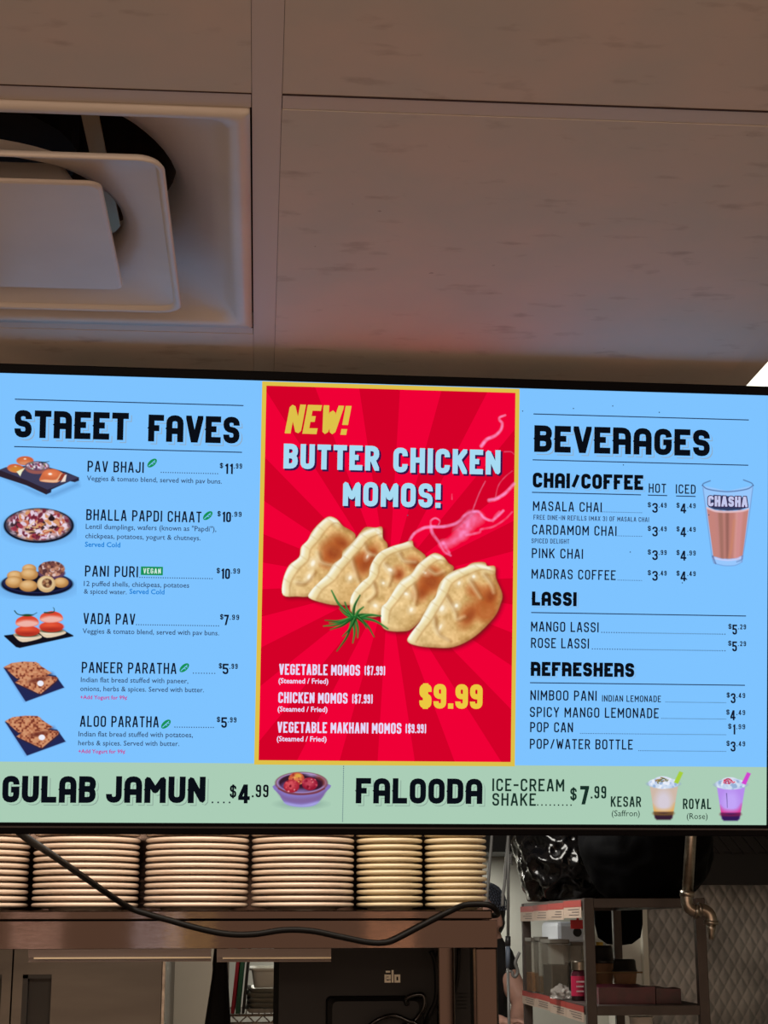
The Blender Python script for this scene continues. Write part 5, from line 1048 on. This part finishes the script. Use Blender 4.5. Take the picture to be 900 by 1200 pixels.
b = BM(); x0 = Xr(752, 5.35); bz0 = 0.5905; loft_sq(b, [(0.03, 0, 0.01), (0.034, at(750, 1191.5, 5.3)[2]-bz0-0.004, 0.02), (0.036, at(750, 1191.5, 5.3)[2]-bz0, 0.01)], (Xr(750, 5.3), 5.32, bz0), cap0=True, cap1=True); tag(obj('white_bucket', b, mat('white_bucket_plastic', (224, 222, 216), 0.4), None), 'white square tub standing under the lower rack shelf', 'bucket')
# grey appliance with a round dark eye behind the rack
YE = 7.2; p0, p1 = at(652, 1080, YE), at(690, 1104, YE); ap2 = thing('wall_dispenser', 'pale wall dispenser with a round dark window behind the red card', 'dispenser')
b = BM(); box(b, p0[0], p1[0], YE, 7.598, p1[2]-0.012, p0[2]); obj('case', b, mat('pale_blue_white', (176, 180, 186), 0.4), ap2, bevel=0.02)
q = at(676.5, 1092.5, YE); b = BM(); tube(b, [(q[0], YE-0.004, q[2]), (q[0], YE+0.01, q[2])], 0.019, 24); obj('window', b, m_black, ap2)
# pre-rinse faucet on the wall
YR = 6.36; R_ = lambda x, y: at(x, y, YR)
pf = thing('pre_rinse_faucet', 'grey pre-rinse faucet pole with hoses between the plates and the rack', 'faucet')
m_fc = mat('grey_metal', (132, 132, 130), 0.4, 0.2); m_sl = mat('blue_grey_sleeve', (104, 116, 134), 0.45)
b = BM(); tube(b, [R_(595.7, 950), R_(595.4, 1099)], 0.0058, 12); tube(b, [R_(595.2, 1133), (R_(595.2, 1133)[0], YR, 0.9)], 0.0058, 12); obj('riser_pole', b, m_fc, pf, True)
b = BM(); tube(b, [R_(595.2, 1097), R_(595.2, 1108.5)], 0.0105, 14); obj('collar', b, mat('dark_collar', (46, 46, 48), 0.4), pf, True)
b = BM(); tube(b, [R_(595.2, 1108.6), R_(595.2, 1134)], 0.0088, 14); obj('grip_sleeve', b, m_sl, pf, True)
b = BM(); tube(b, spline([R_(570, 1062), R_(572, 1035), R_(574, 1010), R_(576, 985), R_(577.5, 955), R_(580, 925), R_(587, 912), R_(594, 925), R_(596.5, 955), R_(595.5, 980), R_(593.5, 1005), R_(591.8, 1030), R_(589.5, 1050), R_(589, 1062)], 6), 0.0062, 12); obj('hose', b, m_fc, pf, True)
b = BM(); c_ = []
for k in range(60): a_ = k*0.75; p = R_(598, 1001+k*0.20); c_.append(p+Vector((0.009*math.cos(a_), 0.009*math.sin(a_), 0)))
tube(b, c_, 0.0022, 6); obj('spring', b, m_fc, pf, True)
b = BM(); tube(b, spline([R_(609, 1116), R_(606, 1122), R_(603.8, 1129), R_(606, 1135), R_(606.5, 1140), R_(604, 1144.5), R_(601, 1143), R_(600.5, 1138.5)], 6), 0.0062, 10); tube(b, [R_(600.5, 1138.5), R_(595.5, 1138)], 0.005, 10); obj('hook', b, m_fc, pf, True)
b = BM(); zsk = 0.90; box(b, 0.35, 0.97, 6.22, 6.56, 0.78, zsk); 
sk = thing('sink_bench', 'stainless sink bench under the faucet', 'sink'); obj('bench', b, m_steel2, sk, bevel=0.004)
for x in (0.37, 0.91):
    for y in (6.24, 6.50): b = BM(); box(b, x, x+0.04, y, y+0.04, 0, 0.779); obj('leg', b, m_steel2, sk)

# ---------------------------------------------------------------- person at the back
YB = 6.78
person = None
def P3(x, y, dy=0.0): return at(x, y, YB+dy)
hc = P3(566, 1071); shl = P3(586, 1126, 0.0)
body = BM()
nk = P3(572, 1102, 0.02); chest = P3(553, 1150, 0.0); pel = Vector((chest[0]-0.02, YB+0.02, 0.92))
sR = P3(583, 1124, -0.02); sL = P3(522, 1122, 0.05)
elb = P3(612, 1174, -0.10); wri = P3(602, 1214, -0.24)
capsule(body, nk, hc+Vector((0.0, -0.01, -0.03)), 0.052, 0.055)
ball(body, hc, 0.078, 0.098, 0.108); ball(body, hc+Vector((-0.035, -0.03, -0.05)), 0.055, 0.07, 0.06)
fd = Vector((-0.72, -0.60, -0.35)).normalized(); sd_ = fd.cross(Vector((0, 0, 1))).normalized(); upv = sd_.cross(fd)
nose = hc+fd*0.108-upv*0.015; capsule(body, hc+fd*0.085+upv*0.02, nose, 0.011, 0.015); ball(body, hc+fd*0.09-upv*0.058, 0.022, 0.022, 0.010); ball(body, hc+fd*0.07-upv*0.095, 0.034)
for s in (-1, 1): capsule(body, hc+sd_*s*0.078-upv*0.01, hc+sd_*s*0.080-upv*0.045, 0.016, 0.012); ball(body, hc+fd*0.082+sd_*s*0.034+upv*0.012, 0.014)
capsule(body, nk, sR, 0.055, 0.055); capsule(body, nk, sL, 0.055, 0.055); capsule(body, nk, chest, 0.06, 0.13); capsule(body, sR, chest+Vector((0.05, 0, 0)), 0.06, 0.11); capsule(body, sL, chest-Vector((0.05, 0, 0)), 0.06, 0.11); capsule(body, chest, pel, 0.135, 0.135)
capsule(body, sR, elb, 0.056, 0.042); capsule(body, elb, wri, 0.042, 0.027)
def hand(bm, wr, d, side, s=1.0):
    d = d.normalized(); x = d.cross(Vector((0, 0, 1))); x = x.normalized() if x.length > .1 else Vector((1, 0, 0)); n_ = x.cross(d)
    pc = wr+d*0.055*s
    for k in (-1.5, -.5, .5, 1.5): capsule(bm, wr+x*k*0.010*s, pc+x*k*0.019*s, 0.016*s, 0.013*s)
    for k, L in ((-1.5, .060), (-.5, .074), (.5, .070), (1.5, .052)):
        a0 = pc+x*k*0.020*s+d*0.02*s; a1 = a0+(d*.85-n_*.45)*L*.5*s; a2 = a1+(d*.45-n_*.9)*L*.5*s; capsule(bm, a0, a1, 0.0095*s, 0.0088*s, 10, 4); capsule(bm, a1, a2, 0.0088*s, 0.0078*s, 10, 4)
    t0 = wr+x*side*0.02*s+d*0.02*s; t1 = t0+(x*side*.8+d*.6-n_*.2)*0.04*s; t2 = t1+(d*.9+x*side*.1-n_*.4)*0.032*s; capsule(bm, t0, t1, 0.014*s, 0.011*s, 10, 4); capsule(bm, t1, t2, 0.011*s, 0.009*s, 10, 4)
hand(body, wri, wri-elb, -1)
elbL = P3(540, 1190, -0.16); wriL = P3(586, 1198, -0.30); capsule(body, sL, elbL, 0.056, 0.042); capsule(body, elbL, wriL, 0.042, 0.028); hand(body, wriL, Vector((0.9, -0.35, 0.12)), 1)
for s in (-1, 1):
    hp = pel+Vector((s*0.085, 0, -0.03)); kn = Vector((pel[0]+s*0.095, YB-0.01, 0.50)); an = Vector((pel[0]+s*0.10, YB+0.03, 0.09)); capsule(body, hp, kn, 0.088, 0.058); capsule(body, kn, an, 0.058, 0.040); capsule(body, an+Vector((0, 0.02, -0.05)), an+Vector((0, -0.14, -0.058)), 0.036, 0.028)
pr_ = remesh(obj('person', body, m_skin, None, True), 0.0065, 4); tag(pr_, 'person in a black shirt and hairnet bending at the sink behind the shelf leg', 'person')
b = BM(); capsule(b, nk+Vector((0, 0, -0.03)), chest, 0.072, 0.148); capsule(b, sR, chest+Vector((0.05, 0, 0)), 0.07, 0.125); capsule(b, sL, chest-Vector((0.05, 0, 0)), 0.07, 0.125); capsule(b, chest, pel, 0.15, 0.155); capsule(b, nk+Vector((0, 0, -.03)), sR, 0.068, 0.068); capsule(b, nk+Vector((0, 0, -.03)), sL, 0.068, 0.068)
capsule(b, sR, sR.lerp(elb, 0.22), 0.069, 0.064); capsule(b, sL, sL.lerp(elbL, 0.22), 0.069, 0.066)
m_shirt = mat('black_shirt', (20, 19, 20), 0.9); remesh(obj('shirt', b, m_shirt, pr_, True), 0.008, 4)
b = BM()
for s in (-1, 1):
    hp = pel+Vector((s*0.085, 0, -0.03)); kn = Vector((pel[0]+s*0.095, YB-0.01, 0.50)); an = Vector((pel[0]+s*0.10, YB+0.03, 0.10)); capsule(b, hp, kn, 0.105, 0.075); capsule(b, kn, an, 0.075, 0.060)
capsule(b, pel+Vector((-.07, 0, 0)), pel+Vector((.07, 0, 0)), 0.14, 0.14); remesh(obj('trousers', b, mat('dark_trousers', (30, 30, 36), 0.9), pr_, True), 0.01, 4)
for s in (-1, 1):
    an = Vector((pel[0]+s*0.10, YB+0.03, 0.09)); b = BM(); capsule(b, an+Vector((0, 0.03, -0.045)), an+Vector((0, -0.15, -0.052)), 0.045, 0.038); remesh(obj('shoe', b, m_black, pr_, True), 0.008, 3)
# hair under a hairnet
b = BM(); ball(b, hc+Vector((0.010, 0.014, 0.018)), 0.084, 0.102, 0.104, sub=4); ball(b, hc+Vector((0.045, 0.03, -0.03)), 0.05, 0.06, 0.06)
for v in b.verts:
    q = v.co-hc; 
    v.co += q.normalized()*0.004*mnoise.noise(v.co*60)
remesh(obj('hair', b, mat('black_hair', (14, 13, 14), 0.55), pr_, True), 0.007, 2)
b = BM(); bmesh.ops.create_icosphere(b, subdivisions=4, radius=1.0)
bmesh.ops.delete(b, geom=[v for v in b.verts if v.co.z < -0.05], context='VERTS')
for v in b.verts:
    p = v.co.copy(); k = 1.0+0.03*mnoise.noise(p*7); v.co = hc+Vector((0.012, 0.016, 0.014))+Vector((p.x*0.093*k, p.y*0.11*k, p.z*0.114*k))
o = obj('hairnet', b, mat('hairnet_mesh', (96, 104, 122), 0.4), pr_, True); q = o.modifiers.new('wire', 'WIREFRAME'); q.thickness = 0.0022
for s in (-1, 1): b = BM(); ball(b, hc+fd*0.093+sd_*s*0.034+upv*0.012, 0.008); obj('eye', b, mat('eye_white', (200, 196, 190), 0.2), pr_, True)
